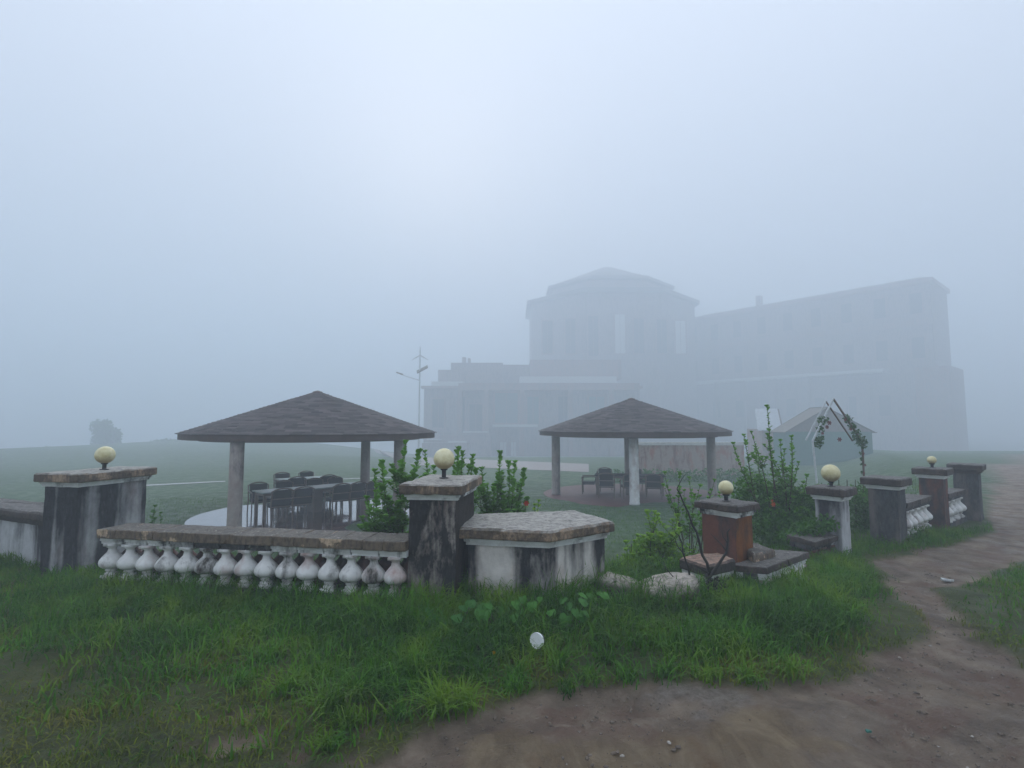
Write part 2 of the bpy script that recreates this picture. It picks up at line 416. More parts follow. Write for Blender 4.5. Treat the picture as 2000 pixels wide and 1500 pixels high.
M['b_dark'] = flat('dark_opening', (.035,.04,.045), .5)
M['b_glass'] = flat('teal_glass', (.10,.20,.20), .2)
M['b_roof'] = flat('palace_roof', (.16,.14,.13), .8)
M['paving'] = flat('pale_paving', (.33,.29,.26), .55, 0, .2, 3)
M['road_line'] = flat('white_ground_line', (.55,.56,.54), .7)
M['annex_wall'] = plaster('annex_render', (.42,.34,.29), (.12,.06,.05), .3, (.34,.10,.06), .8, 27, .2)
M['garland'] = leafmat('garland_leaf', (.03,.09,.03), (.08,.16,.06), None, .5, .2)

# ------------------------------------------------------------------ terrain
FENCE = np.array([(-60,34), (-14,10.2), (-7.6,7.1), (-5.1,6.0), (-4.1,5.5), (-.9,4.9), (.6,5.1), (1.7,5.1), (2.4,5.4), (4.0,6.5), (5.1,7.1), (6.3,7.9), (7.7,8.7), (10,11), (15,19), (30,42), (60,90)], float)
def fence_dist(x, y):
    x = np.asarray(x, float); y = np.asarray(y, float); best = np.full(x.shape, 1e9)
    for a, b in zip(FENCE[:-1], FENCE[1:]):
        d = b-a; t = np.clip(((x-a[0])*d[0] + (y-a[1])*d[1])/(d@d), 0, 1)
        best = np.minimum(best, np.hypot(x-a[0]-t*d[0], y-a[1]-t*d[1]))
    yl = np.interp(x, FENCE[:, 0], FENCE[:, 1])
    return np.where(y > yl, best, -best)
def g(x, y):
    x = np.asarray(x, float); y = np.asarray(y, float)
    d = fence_dist(x, y)
    z = -1.05*sstep(.25, 4.2, d)
    z = z - .026*np.clip(y-20, 0, 62)
    z = z - .006*np.clip(y-9, 0, 200)*(d < 0)
    z = z + 3.3*sstep(-105, -60, x)*sstep(40, 108, y)*(1-sstep(-50, -10, x)) 
    z = z - .045*np.clip(y-60, 0, 60)
    z = z - .35*np.clip(y-112, 0, 60)*(1-sstep(-50, -10, x))
    z = z + .025*fbm(x, y, .35, 2, 5)*np.exp(-np.abs(y)/40)
    return z
DIRT = [(640,1560), (770,1480), (850,1432), (950,1375), (1040,1345), (1130,1333), (1270,1330), (1400,1352), (1560,1346), (1690,1308), (1790,1235), (1765,1165), (1700,1092), (1790,1072), (1860,1062), (1945,1036), (1928,1010), (1932,965), (1945,905), (1960,868), (2500,860), (3600,900), (3600,1000), (2300,1030), (1995,1098), (1850,1158), (1845,1196), (1905,1235), (2010,1300), (2300,1480), (2500,1900), (600,1900)]
CLAY = [(900,1480), (1130,1440), (1280,1400), (1380,1392), (1480,1392), (1560,1430), (1660,1478), (1740,1540), (1500,1800), (700,1800)]
PALE = [(1255,1340), (1330,1336), (1445,1345), (1440,1380), (1400,1392), (1330,1378), (1262,1360)]
def wpoly(pp, z=0): return np.array([tuple(PZ(a, b, z))[:2] for a, b in pp])
def sdf(poly, x, y):                   # >0 inside
    ins = np.zeros(x.shape, bool); best = np.full(x.shape, 1e9)
    for a, b in zip(poly, np.roll(poly, -1, 0)):
        d = b-a; t = np.clip(((x-a[0])*d[0]+(y-a[1])*d[1])/(d@d), 0, 1)
        best = np.minimum(best, np.hypot(x-a[0]-t*d[0], y-a[1]-t*d[1]))
        c = (a[1] > y) != (b[1] > y); xi = (b[0]-a[0])*(y-a[1])/(b[1]-a[1]+1e-12)+a[0]; ins ^= c & (x < xi)
    return np.where(ins, best, -best)
WD, WC, WP = wpoly(DIRT), wpoly(CLAY), wpoly(PALE)
PATCH = [(480,1395,.10), (520,1440,.12), (560,1410,.08), (440,1455,.08), (700,1432,.07), (345,1470,.07), (590,1465,.06), (690,1490,.10), (190,1400,.05)]
PATCH = [(PZ(a, b, 0), r) for a, b, r in PATCH]
def dirt_mask(x, y):
    s = sdf(WD, x, y) + .10*fbm(x, y, 2.4, 4, 21)*(np.hypot(x, y) < 9)
    m = sstep(-.05, .07, s)
    for p, r in PATCH:
        m = np.maximum(m, .9*sstep(-.06, .05, r + .09*fbm(x, y, 5, 2, 31) - np.hypot((x-p.x), (y-p.y))))
    return m
def axis(a0, a1, fine, lo, hi):
    mid = np.arange(a0, a1, fine); up = [a1]; s = fine
    while up[-1] < hi: s *= 1.13; up.append(up[-1]+s)
    dn = [a0]; s = fine
    while dn[-1] > lo: s *= 1.13; dn.append(dn[-1]-s)
    return np.array(dn[::-1][:-1] + list(mid) + up)
xs = axis(-6, 9, .045, -320, 320); ys = axis(1.6, 9, .045, -30, 335)
X, Y = np.meshgrid(xs, ys)
dm = dirt_mask(X, Y)
near = np.exp(-np.maximum(0, np.hypot(X, Y)-6)/4)
Z = g(X, Y) + near*(1-dm)*.018*fbm(X, Y, 2.2, 3, 8)
Z = Z - near*dm*(.03 - .022*fbm(X, Y, 2.6, 5, 12) - .016*np.abs(fbm(X, Y, 6.5, 3, 14)) - .010*np.maximum(0, vnoise(X*10, Y*10, seed=15)))
cm = sstep(-.06, .10, sdf(WC, X, Y) + .20*fbm(X, Y, 3.2, 5, 41)); pm = .8*sstep(-.03, .05, sdf(WP, X, Y) + .12*fbm(X, Y, 6, 5, 51))
Z = Z + near*pm*(.012 + .012*fbm(X, Y, 9, 3, 52)) - near*dm*.014*np.maximum(0, fbm(X*1.0, Y*2.6, 1.7, 4, 61)) + near*cm*.008*np.abs(fbm(X*.6+Y*.9, Y*.6-X*.5, 5, 3, 66))
nx, ny = len(xs), len(ys)
idx = np.arange(nx*ny).reshape(ny, nx)
Q = np.stack([idx[:-1, :-1], idx[:-1, 1:], idx[1:, 1:], idx[1:, :-1]], -1).reshape(-1, 4)
fd = dm.ravel()[Q].mean(1) > .5
V = np.stack([X.ravel(), Y.ravel(), Z.ravel()], 1)
def sub_mesh(name, q):
    used, inv = np.unique(q.ravel(), return_inverse=True)
    o = np_mesh(name, V[used], quads=inv.reshape(-1, 4), mat=M['ground'], smooth=True,
                attrs={'dirt': dm.ravel()[used], 'clay': cm.ravel()[used], 'pale': pm.ravel()[used]})
    o['kind'] = 'structure'; return o
sub_mesh('ground', Q[~fd]); sub_mesh('dirt_path', Q[fd])

# pale paved path in front of the palace and thin white lines on the lawn
def strip(name, pts, mat, lift=.03, w=None):
    vs = []; fs = []
    for (a, b) in pts:
        for p in (a, b):
            q = PZ(p[0], p[1], -1.9)
            for _ in range(6): q = PZ(p[0], p[1], float(g(q.x, q.y))+lift)
            vs.append(tuple(q))
    for i in range(len(pts)-1): fs.append((2*i, 2*i+1, 2*i+3, 2*i+2))
    o = mesh_obj(name, vs, fs, mat); o['kind'] = 'structure'; return o
def dens(a, b, n): return [tuple(a[k]+(b[k]-a[k])*i/n for k in (0, 1)) for i in range(n+1)]
L1 = dens((715,873), (790,890), 6) + dens((800,892), (1150,906), 12)[0:]
L2 = dens((735,884), (800,905), 6) + dens((812,908), (1150,922), 12)[0:]
strip('paved_path', list(zip(L1, L2)), M['paving'])
strip('lawn_edging', list(zip(dens((250,948.5), (440,939.0), 8), dens((250,950.5), (440,940.6), 8))), M['road_line'], .02)
strip('lawn_edging', list(zip(dens((610,936.6), (780,931.0), 8), dens((610,938.0), (780,932.2), 8))), M['road_line'], .02)

# ------------------------------------------------------------------ the palace in the fog
def DX(px, D): return (px-CX)/F*D
def ZZ(py, D): return EYE + (HORIZON-py)/F*D
PB, PG, K = 137.0, 6.5, 1.85      # palace: its distance, its ground below z = 0, metres per modelling unit
pal = thing('palace', 'huge fog-veiled palace with octagonal tower and long wings behind the pavilions', 'building', (0, PB, -PG))
def pbox(name, px0, px1, py0, py1, D, depth, mat, parent=pal, zb=None):
    D *= K; depth *= K; b = MB(); z0 = ZZ(py1, D) if zb is None else zb
    b.box(DX(px0, D), DX(px1, D), D-PB, D-PB+depth, z0+PG, ZZ(py0, D)+PG)
    return b.build(name, mat, parent)
GZ = -7.6
pbox('wall', 828, 1250, 757, 0, 60, 14, M['b_wall'], zb=GZ)
pbox('parapet', 842, 905, 745, 757, 59.6, 13, M['b_white'])
pbox('parapet', 1015, 1205, 735, 751, 59.6, 13, M['b_white'])
pbox('cornice', 822, 1256, 753.5, 758.5, 59.2, 1.2, M['b_wall2'])
pbox('upper_storey', 855, 905, 722, 758, 63, 9, M['b_wall'])
pbox('upper_storey', 880, 982, 708, 758, 64, 9, M['b_wall'])
pbox('upper_storey', 975, 1040, 712, 758, 65, 9, M['b_wall'])
pbox('upper_storey', 1036, 1215, 702, 740, 63.5, 9, M['b_wall2'])
pbox('chimney', 902, 909, 697, 712, 66, 1, M['b_wall']); pbox('chimney', 913, 918, 699, 712, 66, 1, M['b_wall'])
pbox('porch', 895, 1250, 748, 762, 57.5, 3, M['b_wall2'])
for px in (893, 945, 1015, 1110, 1190): pbox('pilaster', px, px+9, 762, 895, 57.4, 1, M['b_wall2'], zb=GZ)
def window(px0, px1, py0, py1, D, glass, frame=None, parent=pal):
    frame = frame or M['b_wall2']
    D *= K; fr = MB(); x0, x1, z0, z1 = DX(px0, D), DX(px1, D), ZZ(py1, D)+PG, ZZ(py0, D)+PG; yy = D-PB-.3
    t = .28
    for (a, b, c, d) in ((x0, x1, z0-t, z0), (x0, x1, z1, z1+t), (x0-t, x0, z0-t, z1+t), (x1, x1+t, z0-t, z1+t)): fr.box(a, b, yy-.12, yy+.3, c, d)
    fr.box((x0+x1)/2-.05, (x0+x1)/2+.05, yy, yy+.2, z0, z1)
    w = fr.build('window', frame or M['b_white'], parent)
    p = MB(); p.box(x0, x1, yy+.08, yy+.2, z0, z1); p.build('pane', glass, w)
window(896, 908, 775, 845, 60, M['b_dark']); window(917, 942, 790, 842, 60, M['b_dark']); window(967, 1011, 768, 826, 60, M['b_glass'])
window(1030, 1052, 775, 828, 60, M['b_glass']); window(1090, 1112, 775, 830, 60, M['b_dark']); window(1150, 1180, 775, 830, 60, M['b_glass'])
window(845, 868, 780, 835, 60, M['b_dark'])
window(977, 989, 863, 890, 60, M['b_white']); window(998, 1008, 863, 890, 60, M['b_white'])
pbox('sill', 962, 1050, 829, 834, 57, 3, M['b_white'])
pbox('stair_block', 838, 960, 850, 0, 57.2, 3.0, M['b_wall'], zb=GZ); pbox('stair_block', 825, 915, 865, 0, 55, 2.2, M['b_wall'], zb=GZ)
pbox('handrail', 905, 953, 842, 845, 57, .3, M['b_white']); pbox('handrail', 876, 911, 861, 864, 54.9, .3, M['b_white']); pbox('handrail', 834, 863, 857, 859, 57, .3, M['b_white'])
# octagonal tower
def octo(cx, cy, r, z0, z1, b, r1=None, a0=22.5):
    r1 = r if r1 is None else r1
    v = [(cx+rr*math.cos(R(a0+45*k)), cy+rr*math.sin(R(a0+45*k)), z) for z, rr in ((z0, r), (z1, r1)) for k in range(8)]
    b.add(v, [tuple(range(7, -1, -1)), tuple(range(8, 16))] + [(k, (k+1) % 8, 8+(k+1) % 8, 8+k) for k in range(8)])
D = 88*K; tx = DX(1188, D)
b = MB(); octo(tx, D-PB, 14.2*K, 0, ZZ(604, D)+PG, b); b.build('tower_wall', M['b_wall'], pal)
b = MB(); octo(tx, D-PB, 15.0*K, ZZ(607, D)+PG, ZZ(600, D)+PG, b); octo(tx, D-PB, 14.4*K, ZZ(600, D)+PG, ZZ(590, D)+PG, b, 11.5*K); b.build('tower_cornice', M['b_roof'], pal)
b = MB(); octo(tx, D-PB, 10.2*K, ZZ(600, D)+PG, ZZ(572, D)+PG, b); b.build('tower_wall', M['b_wall2'], pal)
b = MB(); octo(tx, D-PB, 11.2*K, ZZ(573, D)+PG, ZZ(568, D)+PG, b); octo(tx, D-PB, 10.9*K, ZZ(568, D)+PG, ZZ(520, D)+PG, b, 1.2*K); b.build('roof', M['b_roof'], pal)
for px, py0, py1, mt in ((1060,625,690,'b_dark'), (1105,620,690,'b_dark'), (1150,615,695,'b_dark'), (1203,612,690,'b_white'), (1240,620,690,'b_dark'), (1285,622,690,'b_dark'), (1322,625,690,'b_white')):
    window(px, px+20, py0, py1, 74.4, M[mt], M['b_wall2'])
# long right wing, running from far centre to near right
A = Vector((DX(1335, 88*K), 88*K)); B = Vector((DX(1832, 62*K), 62*K)); dr = (B-A).normalized(); nr = Vector((dr.y, -dr.x))
if nr.y > 0: nr = -nr
Lw = (B-A).length; TOPZ = ZZ(538, 62*K)
wing = Matrix(((dr.x, -nr.x, 0, A.x), (dr.y, -nr.y, 0, A.y-PB), (0, 0, 1, PG), (0, 0, 0, 1)))
def wbox(name, u0, u1, v0, v1, z0, z1, mat, parent=pal):
    b = MB(); b.box(u0, u1, v0, v1, z0, z1, M=wing); return b.build(name, mat, parent)
wbox('wall', 0, Lw, 0, 16, GZ, TOPZ-1, M['b_wall'])
wbox('cornice', -.5, Lw+.6, -.7, 16.4, TOPZ-1, TOPZ, M['b_wall2'])
wbox('cornice', -.2, Lw+.4, -.5, -.004, 24.2, 25.4, M['b_wall2'])
wbox('canopy', 3, Lw*.86, -3.6, -.004, 13.9, 14.6, M['b_white'])
wbox('porch', Lw-2.5, Lw+3.4, -6, 8, GZ, ZZ(716, 60*K), M['b_wall2'])
b = MB(); b.add([wing @ Vector(p) for p in ((-.5,-.7,TOPZ), (Lw+.6,-.7,TOPZ), (Lw+.6,16.4,TOPZ), (-.5,16.4,TOPZ), (5,8,TOPZ+2.4), (Lw-4,8,TOPZ+2.4))],
    [(0,1,5,4), (1,2,5), (2,3,4,5), (3,0,4), (3,2,1,0)]); b.build('roof', M['b_roof'], pal)
wbox('chimney', Lw*.34, Lw*.34+1.3, 5, 6.7, TOPZ, TOPZ+4.6, M['b_wall2'])
wb = MB(); wb.box(-1.5, 1.5, -.12, .12, 0, 5.2); wp = MB(); wp.box(-1.15, 1.15, -.2, -.122, .25, 5.0)
proto = None
nb = 9
for row, zf in enumerate((16.4, 26.6, 3.5)):
    for k in range(nb):
        u = Lw*(k+.6)/nb; p = wing @ Vector((u, -.125, zf))
        if proto is None:
            w = wb.build('window', M['b_wall2'], pal); q = wp.build('pane', M['b_dark'], w); proto = w
        else:
            w = proto.copy(); C.objects.link(w); q = proto.children[0].copy(); C.objects.link(q); q.parent = w
        w.parent = pal; w.location = p; w.rotation_euler = (0, 0, math.atan2(dr.y, dr.x))
for k in range(6): wbox('column', 4+k*(Lw*.8)/6, 4.5+k*(Lw*.8)/6, -3.4, -2.8, GZ, 13.9, M['b_wall'])

# red-stained low wall behind the second pavilion
aw = thing('garden_wall', 'low cream garden wall with rusty red staining seen through the right pavilion', 'wall', (0, 30, -1.3))
b = MB(); b.box(DX(1235,30), DX(1450,30), 0, .35, -.4, ZZ(866,30)+1.3-.1); b.build('wall_body', M['annex_wall'], aw)
b = MB(); b.box(DX(1233,30), DX(1452,30), -.05, .4, ZZ(866,30)+1.2, ZZ(864,30)+1.32); b.build('coping', M['b_white'], aw)
# tin-roofed shed
D = 46; sh = thing('tin_roofed_shed', 'small shed with a pale tin sheet roof just left of the green tent', 'shed', (0, D, -1.3))
b = MB(); b.box(DX(1487,D), DX(1528,D), 0, 3, -.5, ZZ(838,D)+1.3); b.build('wall', M['annex_wall'], sh)
b = MB(); x0, x1 = DX(1476,D), DX(1524,D); z0, z1 = ZZ(840,D)+1.3, ZZ(800,D)+1.3
b.add([(x0,-.2,z0), (x1,-.2,z0), (x1+1.05,2.6,z1+.15), (x0+1.1,2.6,z1+.15), (x0,-.2,z0-.06), (x1,-.2,z0-.06), (x1+1.05,2.6,z1+.09), (x0+1.1,2.6,z1+.09)],
      [(0,1,2,3), (7,6,5,4), (0,4,5,1), (1,5,6,2), (2,6,7,3), (3,7,4,0)])
b.build('roof', M['tin'], sh)
b = MB(); b.tube([(x1+.02,-.22,z0-.05), (x1+1.1,2.6,z1+.1)], .07); b.build('edge_board', M['fascia'], sh)
# green tent
D = 42; tt = thing('green_tent', 'teal green gabled event tent with beige front behind the flower arch', 'tent', (0, D, -1.3))
xl, xr, xm = DX(1532,D), DX(1700,D), DX(1612,D); ze, za = ZZ(843,D)+1.3, ZZ(797,D)+1.3
b = MB(); b.add([(xl,0,-.4), (xr,0,-.4), (xr,0,ze), (xl,0,ze), (xl,2,-.4), (xr,2,-.4), (xr,2,ze), (xl,2,ze)], [(0,1,2,3), (1,2,6,2), (5,4,7,6), (4,0,3,7)]); b.build('side_wall', M['tent_green'], tt)
b = MB(); b.add([(xl,-.03,ze), (xr,-.03,ze), (xm,-.03,za), (xl,.02,ze), (xr,.02,ze), (xm,.02,za)], [(0,1,2), (3,2,4), (0,3,4,1), (1,4,2,2), (2,2,3,0)]); b.build('gable', M['tent_beige'], tt)
b = MB()
for s0, s1 in (((xl-.2, ze-.08), (xm, za+.05)), ((xm, za+.05), (xr+.25, ze-.1))):
    b.add([(s0[0],-.25,s0[1]), (s1[0],-.25,s1[1]), (s1[0],2.2,s1[1]), (s0[0],2.2,s0[1]), (s0[0],-.25,s0[1]+.05), (s1[0],-.25,s1[1]+.05), (s1[0],2.2,s1[1]+.05), (s0[0],2.2,s0[1]+.05)],
          [(0,3,2,1), (4,2,6,7), (0,1,2,4), (2,3,7,6), (1,2,6,5), (0,4,7,3)])
b.build('roof', M['tent_beige'], tt)
# wind and solar street lamp
D = 52; lp = thing('street_lamp', 'tall wind and solar powered street lamp in front of the palace', 'street lamp', (DX(819,D), D, float(g(DX(819,D), D))))
zb = lp.location.z
def lz(py): return ZZ(py, D)-zb
b = MB(); b.tube([(0,0,-.2), (0,0,lz(696))], [.11,.06]); b.build('pole', M['white_tube'], lp)
for k in range(3):
    a = R(90+120*k); b = MB(); b.tube([(.05,-.25,lz(694)), (.05+.42*math.cos(a),-.25,lz(694)+.42*math.sin(a)), (.05+.95*math.cos(a),-.25,lz(694)+.95*math.sin(a))], [.05,.07,.02], 6); b.build('turbine_blade', M['white_tube'], lp)
b = MB(); b.tube([(.05,-.32,lz(694)), (.05,.45,lz(694))], [.09,.05]); b.build('turbine_hub', M['white_tube'], lp)
b = MB(); b.box(-.6,.6,-.45,.45,-.03,.03, M=Matrix.Translation((.25,0,lz(721))) @ Matrix.Rotation(R(-28),4,'Y') @ Matrix.Rotation(R(25),4,'X')); b.build('solar_panel', M['black_metal'], lp)
b = MB(); b.tube([(0,0,lz(743)), (-1.2,0,lz(736)), (-2.0,0,lz(730))], [.05,.045,.04], 6); b.build('lamp_arm', M['white_tube'], lp)
b = MB(); b.tube([(-1.7,0,lz(731.5)), (-2.35,0,lz(727))], [.09,.06], 6); b.build('lamp_head', M['b_wall'], lp)

# ------------------------------------------------------------------ round pavilions
def column_obj(p, x, y, z0, z1, r, mat):
    b = MB(); b.lathe([(r*1.06, z0), (r*1.06, z0+.06), (r, z0+.1), (r*.99, (z0+z1)/2), (r*.97, z1)], 22, (x, y, 0)); return b.build('column', mat, p, True)
def pavilion(name, label, cx, cy, cols, colmats, floor_c=(0,0), floor_r=3.55, rz_seed=1, tiles='tiles'):
    fz = -1.05
    p = thing(name, label, 'pavilion', (cx, cy, fz))
    Rr, ze, za = 3.62, 1.36-fz, 2.63-fz
    b = MB(); b.lathe([(floor_r+.02, -.6), (floor_r+.02, -.03), (floor_r, -.012)], 72, (floor_c[0], floor_c[1], 0)); b.build('platform_edge', M['platform'], p)
    b = MB(); b.lathe([(floor_r-.02, -.011), (floor_r-.02, 0)], 72, (floor_c[0], floor_c[1], 0)); b.build('floor', M[tiles], p)
    for (x, y), m in zip(cols, colmats): column_obj(p, x, y, 0, ze-.05, .165, m)
    # fascia ring and soffit
    n = 96; b = MB(); b.lathe([(Rr-.10, ze-.15), (Rr-.035, ze-.15), (Rr-.035, ze-.005), (Rr-.10, ze-.005)], n); b.f = b.f[:-2] ; b.m = b.m[:-2]
    k = len(b.f)
    b.f += [(i, (i+1) % n, 3*n+(i+1) % n, 3*n+i)[::-1] for i in range(n)]; b.m += [0]*n
    b.build('fascia', M['fascia'], p)
    b = MB(); b.lathe([(.05, za-.18), (Rr-.12, ze-.02), (Rr-.12, ze-.05), (.05, ze-.05)], 64); b.build('ceiling', M['soffit'], p, False)
    b = MB(); b.lathe([(2.95, ze-.2), (3.1, ze-.2), (3.1, ze-.06), (2.95, ze-.06)], 64); b.f = b.f[:-2]; b.m = b.m[:-2]; b.build('ring_beam', M['fascia'], p)
    # shingle courses: real overlapping tabs
    courses = 34; vs = []; qs = []; sh = []
    r_ = np.random.default_rng(rz_seed)
    for c in range(courses):
        t0, t1 = c/courses, (c+1.35)/courses
        ro, ri = Rr*(1-t0)+.0, Rr*max(0, 1-t1); zo, zi = ze+(za-ze)*t0, ze+(za-ze)*min(1, t1)
        nt = max(8, int(2*PI*ro/.30)); a0 = r_.random()
        for k in range(nt):
            th0, th1 = 2*PI*(k+a0)/nt, 2*PI*(k+.965+a0)/nt
            j = r_.uniform(-.010, .014); l = r_.uniform(.012, .022); s_ = float(np.clip(r_.normal(.5, .25), 0, 1)); rr = ro+.02+j
            bb = len(vs)
            for th, rad, z in ((th0, rr, zo+l), (th1, rr, zo+l), (th1, ri, zi+.004), (th0, ri, zi+.004), (th0, rr, zo), (th1, rr, zo)):
                vs.append((rad*math.cos(th), rad*math.sin(th), z)); sh.append(s_)
            qs += [(bb, bb+1, bb+2, bb+3), (bb+4, bb+5, bb+1, bb)]
    o = np_mesh('shingles', np.array(vs), quads=np.array(qs), mat=M['shingle'], parent=p, attrs={'shade': sh}); o['kind'] = 'stuff'
    b = MB(); b.lathe([(Rr-.03, ze-.004), (Rr-.03, ze-.001), (.02, za-.012), (.01, za-.013)], 64); b.build('roof_deck', M['fascia'], p)
    b = MB(); b.lathe([(.16, za-.045), (.14, za-.01), (.03, za+.025)], 12); b.build('roof_cap', M['fascia'], p)
    return p
g1x, g1y = -5.99, 16.0
def rel(px, Yc, c): return (DX(px, Yc)-c[0], Yc-c[1])
cols1 = [rel(467, 12.75, (g1x, g1y)), rel(782, 15.0, (g1x, g1y)), rel(716, 18.9, (g1x, g1y)), rel(469, 17.0, (g1x, g1y))]
pavilion('round_pavilion', 'round shingle-roofed pavilion on the left over a long table with chairs', g1x, g1y, cols1, [M['column']]*4, (.15, .05), 3.5, 1)
g2x, g2y = 4.66, 20.3
cols2 = [rel(1085, 20.2, (g2x, g2y)), rel(1236, 17.6, (g2x, g2y)), rel(1225, 23.3, (g2x, g2y)), rel(1386, 20.2, (g2x, g2y))]
pavilion('round_pavilion', 'round shingle-roofed pavilion on the right with one white front column', g2x, g2y, cols2, [M['column'], M['column_white'], M['column'], M['column']], (0, 0), 3.45, 5, 'tiles_dull')

# chairs and tables
def make_chair(label, frame, group):
    t = thing('armchair', label, 'chair', (0,0,0), 0, group)
    b = MB(); b.box(-.25,.25,-.25,.22,.36,.46); b.build('seat', M['weave'], t)
    b = MB()
    b.add([(-.24,.22,.46), (.24,.22,.46), (.24,.31,.86), (-.24,.31,.86), (-.24,.25,.46), (.24,.25,.46), (.24,.335,.86), (-.24,.335,.86)], [(0,1,2,3), (5,4,7,6), (0,4,5,1), (3,2,6,7), (0,3,7,4), (1,5,6,2)])
    b.build('backrest', M['weave'], t)
    for s in (-1, 1):
        b = MB(); b.tube([(s*.28,-.24,0), (s*.28,-.25,.64)], .019, 6); b.build('leg', frame, t)
        b = MB(); b.tube([(s*.28,.34,0), (s*.28,.26,.44), (s*.28,.34,.84)], .019, 6); b.build('leg', frame, t)
        b = MB(); b.tube([(s*.28,-.27,.645), (s*.285,0,.665), (s*.28,.31,.67)], .022, 6); b.build('armrest', frame, t)
    b = MB(); b.tube([(-.28,.345,.82), (-.2,.352,.87), (-.1,.356,.895), (0,.357,.905), (.1,.356,.895), (.2,.352,.87), (.28,.345,.82)], .022, 6); b.build('top_rail', frame, t)
    for q in ((.265,.40,.016), (-.24,.40,.016), (.31,.62,.016)): b = MB(); b.tube([(-.28,q[0],q[1]), (.28,q[0],q[1])], q[2], 6); b.build('rail', frame, t)
    return t
def table(label, x0, x1, y0, y1, rz, cx, cy, z, mat_top, legmat):
    t = thing('table', label, 'table', (cx, cy, z), rz)
    b = MB(); b.box(x0, x1, y0, y1, .72, .75); b.build('table_top', mat_top, t)
    b = MB(); b.box(x0+.06, x1-.06, y0+.06, y1-.06, .64, .72-.002); b.build('apron', legmat, t)
    for a in (x0+.1, x1-.1):
        for c in (y0+.1, y1-.1): b = MB(); b.box(a-.04, a+.04, c-.04, c+.04, 0, .64-.002); b.build('leg', legmat, t)
    if x1-x0 > 2.2:
        b = MB(); b.box(-.14, .14, -.2, .2, 0, .64-.002); b.build('pedestal', legmat, t)
    return t
FZ = -1.05
a0 = PZ(513, 963, -.3); a1 = PZ(728, 944, -.3); dv = (a1-a0); ang = math.atan2(dv.y, dv.x); ln = dv.length
u = dv.normalized(); v = Vector((-u.y, u.x, 0)); cc = (a0+a1)/2 + v*.42
table('long grey-green table in the left pavilion with chairs along both sides', -ln/2, ln/2, -.42, .42, ang, cc.x, cc.y, FZ, M['table_top'], M['chair_frame'])
c0 = None
def put(pt, rz, label, frame=None, group='armchairs in the left pavilion'):
    global c0
    if c0 is None: c0 = make_chair(label, M['chair_frame'], group); c0.location = pt; c0.rotation_euler = (0,0,rz); return c0
    return dup(c0, pt, rz, label, group)
# chair faces -y locally (backrest at +y): near side chairs have their back towards the camera
names = ['leftmost near-side', 'second from left near-side', 'third from left near-side', 'fourth from left near-side', 'rightmost near-side']
for k, t in enumerate((.10, .27, .60, .76, .93)):
    p = a0 + dv*t - v*(.30+rnd.uniform(-.05,.08)); put((p.x, p.y, FZ), ang+PI+rnd.uniform(-.15,.15), 'black woven armchair, %s seat at the long table, left pavilion' % names[k])
for k, t in enumerate((.10, .32, .62, .84)):
    p = a0 + dv*t + v*1.12; put((p.x, p.y, FZ), ang+rnd.uniform(-.15,.15), 'black woven armchair, number %s from left on the far side of the long table' % ('one','two','three','four')[k])
b0 = PZ(550, 938, -.3); b1 = PZ(642, 932, -.3); dv2 = b1-b0; ang2 = math.atan2(dv2.y, dv2.x); u2 = dv2.normalized(); v2 = Vector((-u2.y, u2.x, 0)); cc2 = (b0+b1)/2+v2*.35; ln2 = dv2.length
table('smaller table behind the long table in the left pavilion', -ln2/2, ln2/2, -.35, .35, ang2, cc2.x, cc2.y, FZ, M['table_top'], M['chair_frame'])
for k, (t, s) in enumerate(((.2,-.35), (.85,-.35), (.25,1.0), (.8,1.0))):
    p = b0 + dv2*t + v2*s; put((p.x, p.y, FZ), ang2+(PI if s < 0 else 0)+rnd.uniform(-.1,.1), 'black woven armchair at the smaller back table, %s' % ('near side left','near side right','far side left','far side right')[k])
table('dark table standing under the right pavilion', -1.3, 1.3, -.45, .45, R(-12), 4.5, 20.2, FZ, M['weave'], M['chair_frame'])
for k, (x, y, r, l) in enumerate(((3.5,19.5,PI-.2,'left on the near side'), (4.3,19.3,PI,'middle on the near side'), (5.15,19.1,PI-.3,'right on the near side, beside the white column'), (3.8,21.2,0,'left on the far side'), (5.0,20.9,.1,'right on the far side'), (3.0,20.5,-PI/2-.2,'at the left end'))):
    put((x, y, FZ), r, 'dark armchair, table in the right pavilion, %s' % l, group='armchairs in the right pavilion')

# ------------------------------------------------------------------ masonry of the fence
def rect(c, a, wx, wy):
    ca, sa = math.cos(a), math.sin(a)
    return [(c[0]+ca*x*wx/2-sa*y*wy/2, c[1]+sa*x*wx/2+ca*y*wy/2) for x, y in ((-1,-1), (1,-1), (1,1), (-1,1))]
def pillar(label, c, ang, wx, wy, ztop, bodymats, cap, trim, sides=None, zb=-.35, cap_t=.10, over=.07, seed=0, group=None):
    p = thing('gate_pillar', label, 'pillar', (c[0], c[1], 0), 0, group)
    poly = rect((0,0), ang, wx, wy)
    body = offset(poly, over)
    rough_slab('pillar_body', body, [(zb, 0), (ztop-cap_t-.055, 0)], bodymats, p, .06, .004, seed, matf=sides)
    rough_slab('moulding', offset(poly, over*.72), [(ztop-cap_t-.054, 0), (ztop-cap_t-.030, 0), (ztop-cap_t-.028, -.016), (ztop-cap_t-.002, -.018)], trim, p, .06, .0025, seed+1)
    rough_slab('cap_stone', poly, [(ztop-cap_t, .004), (ztop-cap_t+.01, 0), (ztop-.014, 0), (ztop, .012)], cap, p, .045, .005, seed+2)
    return p
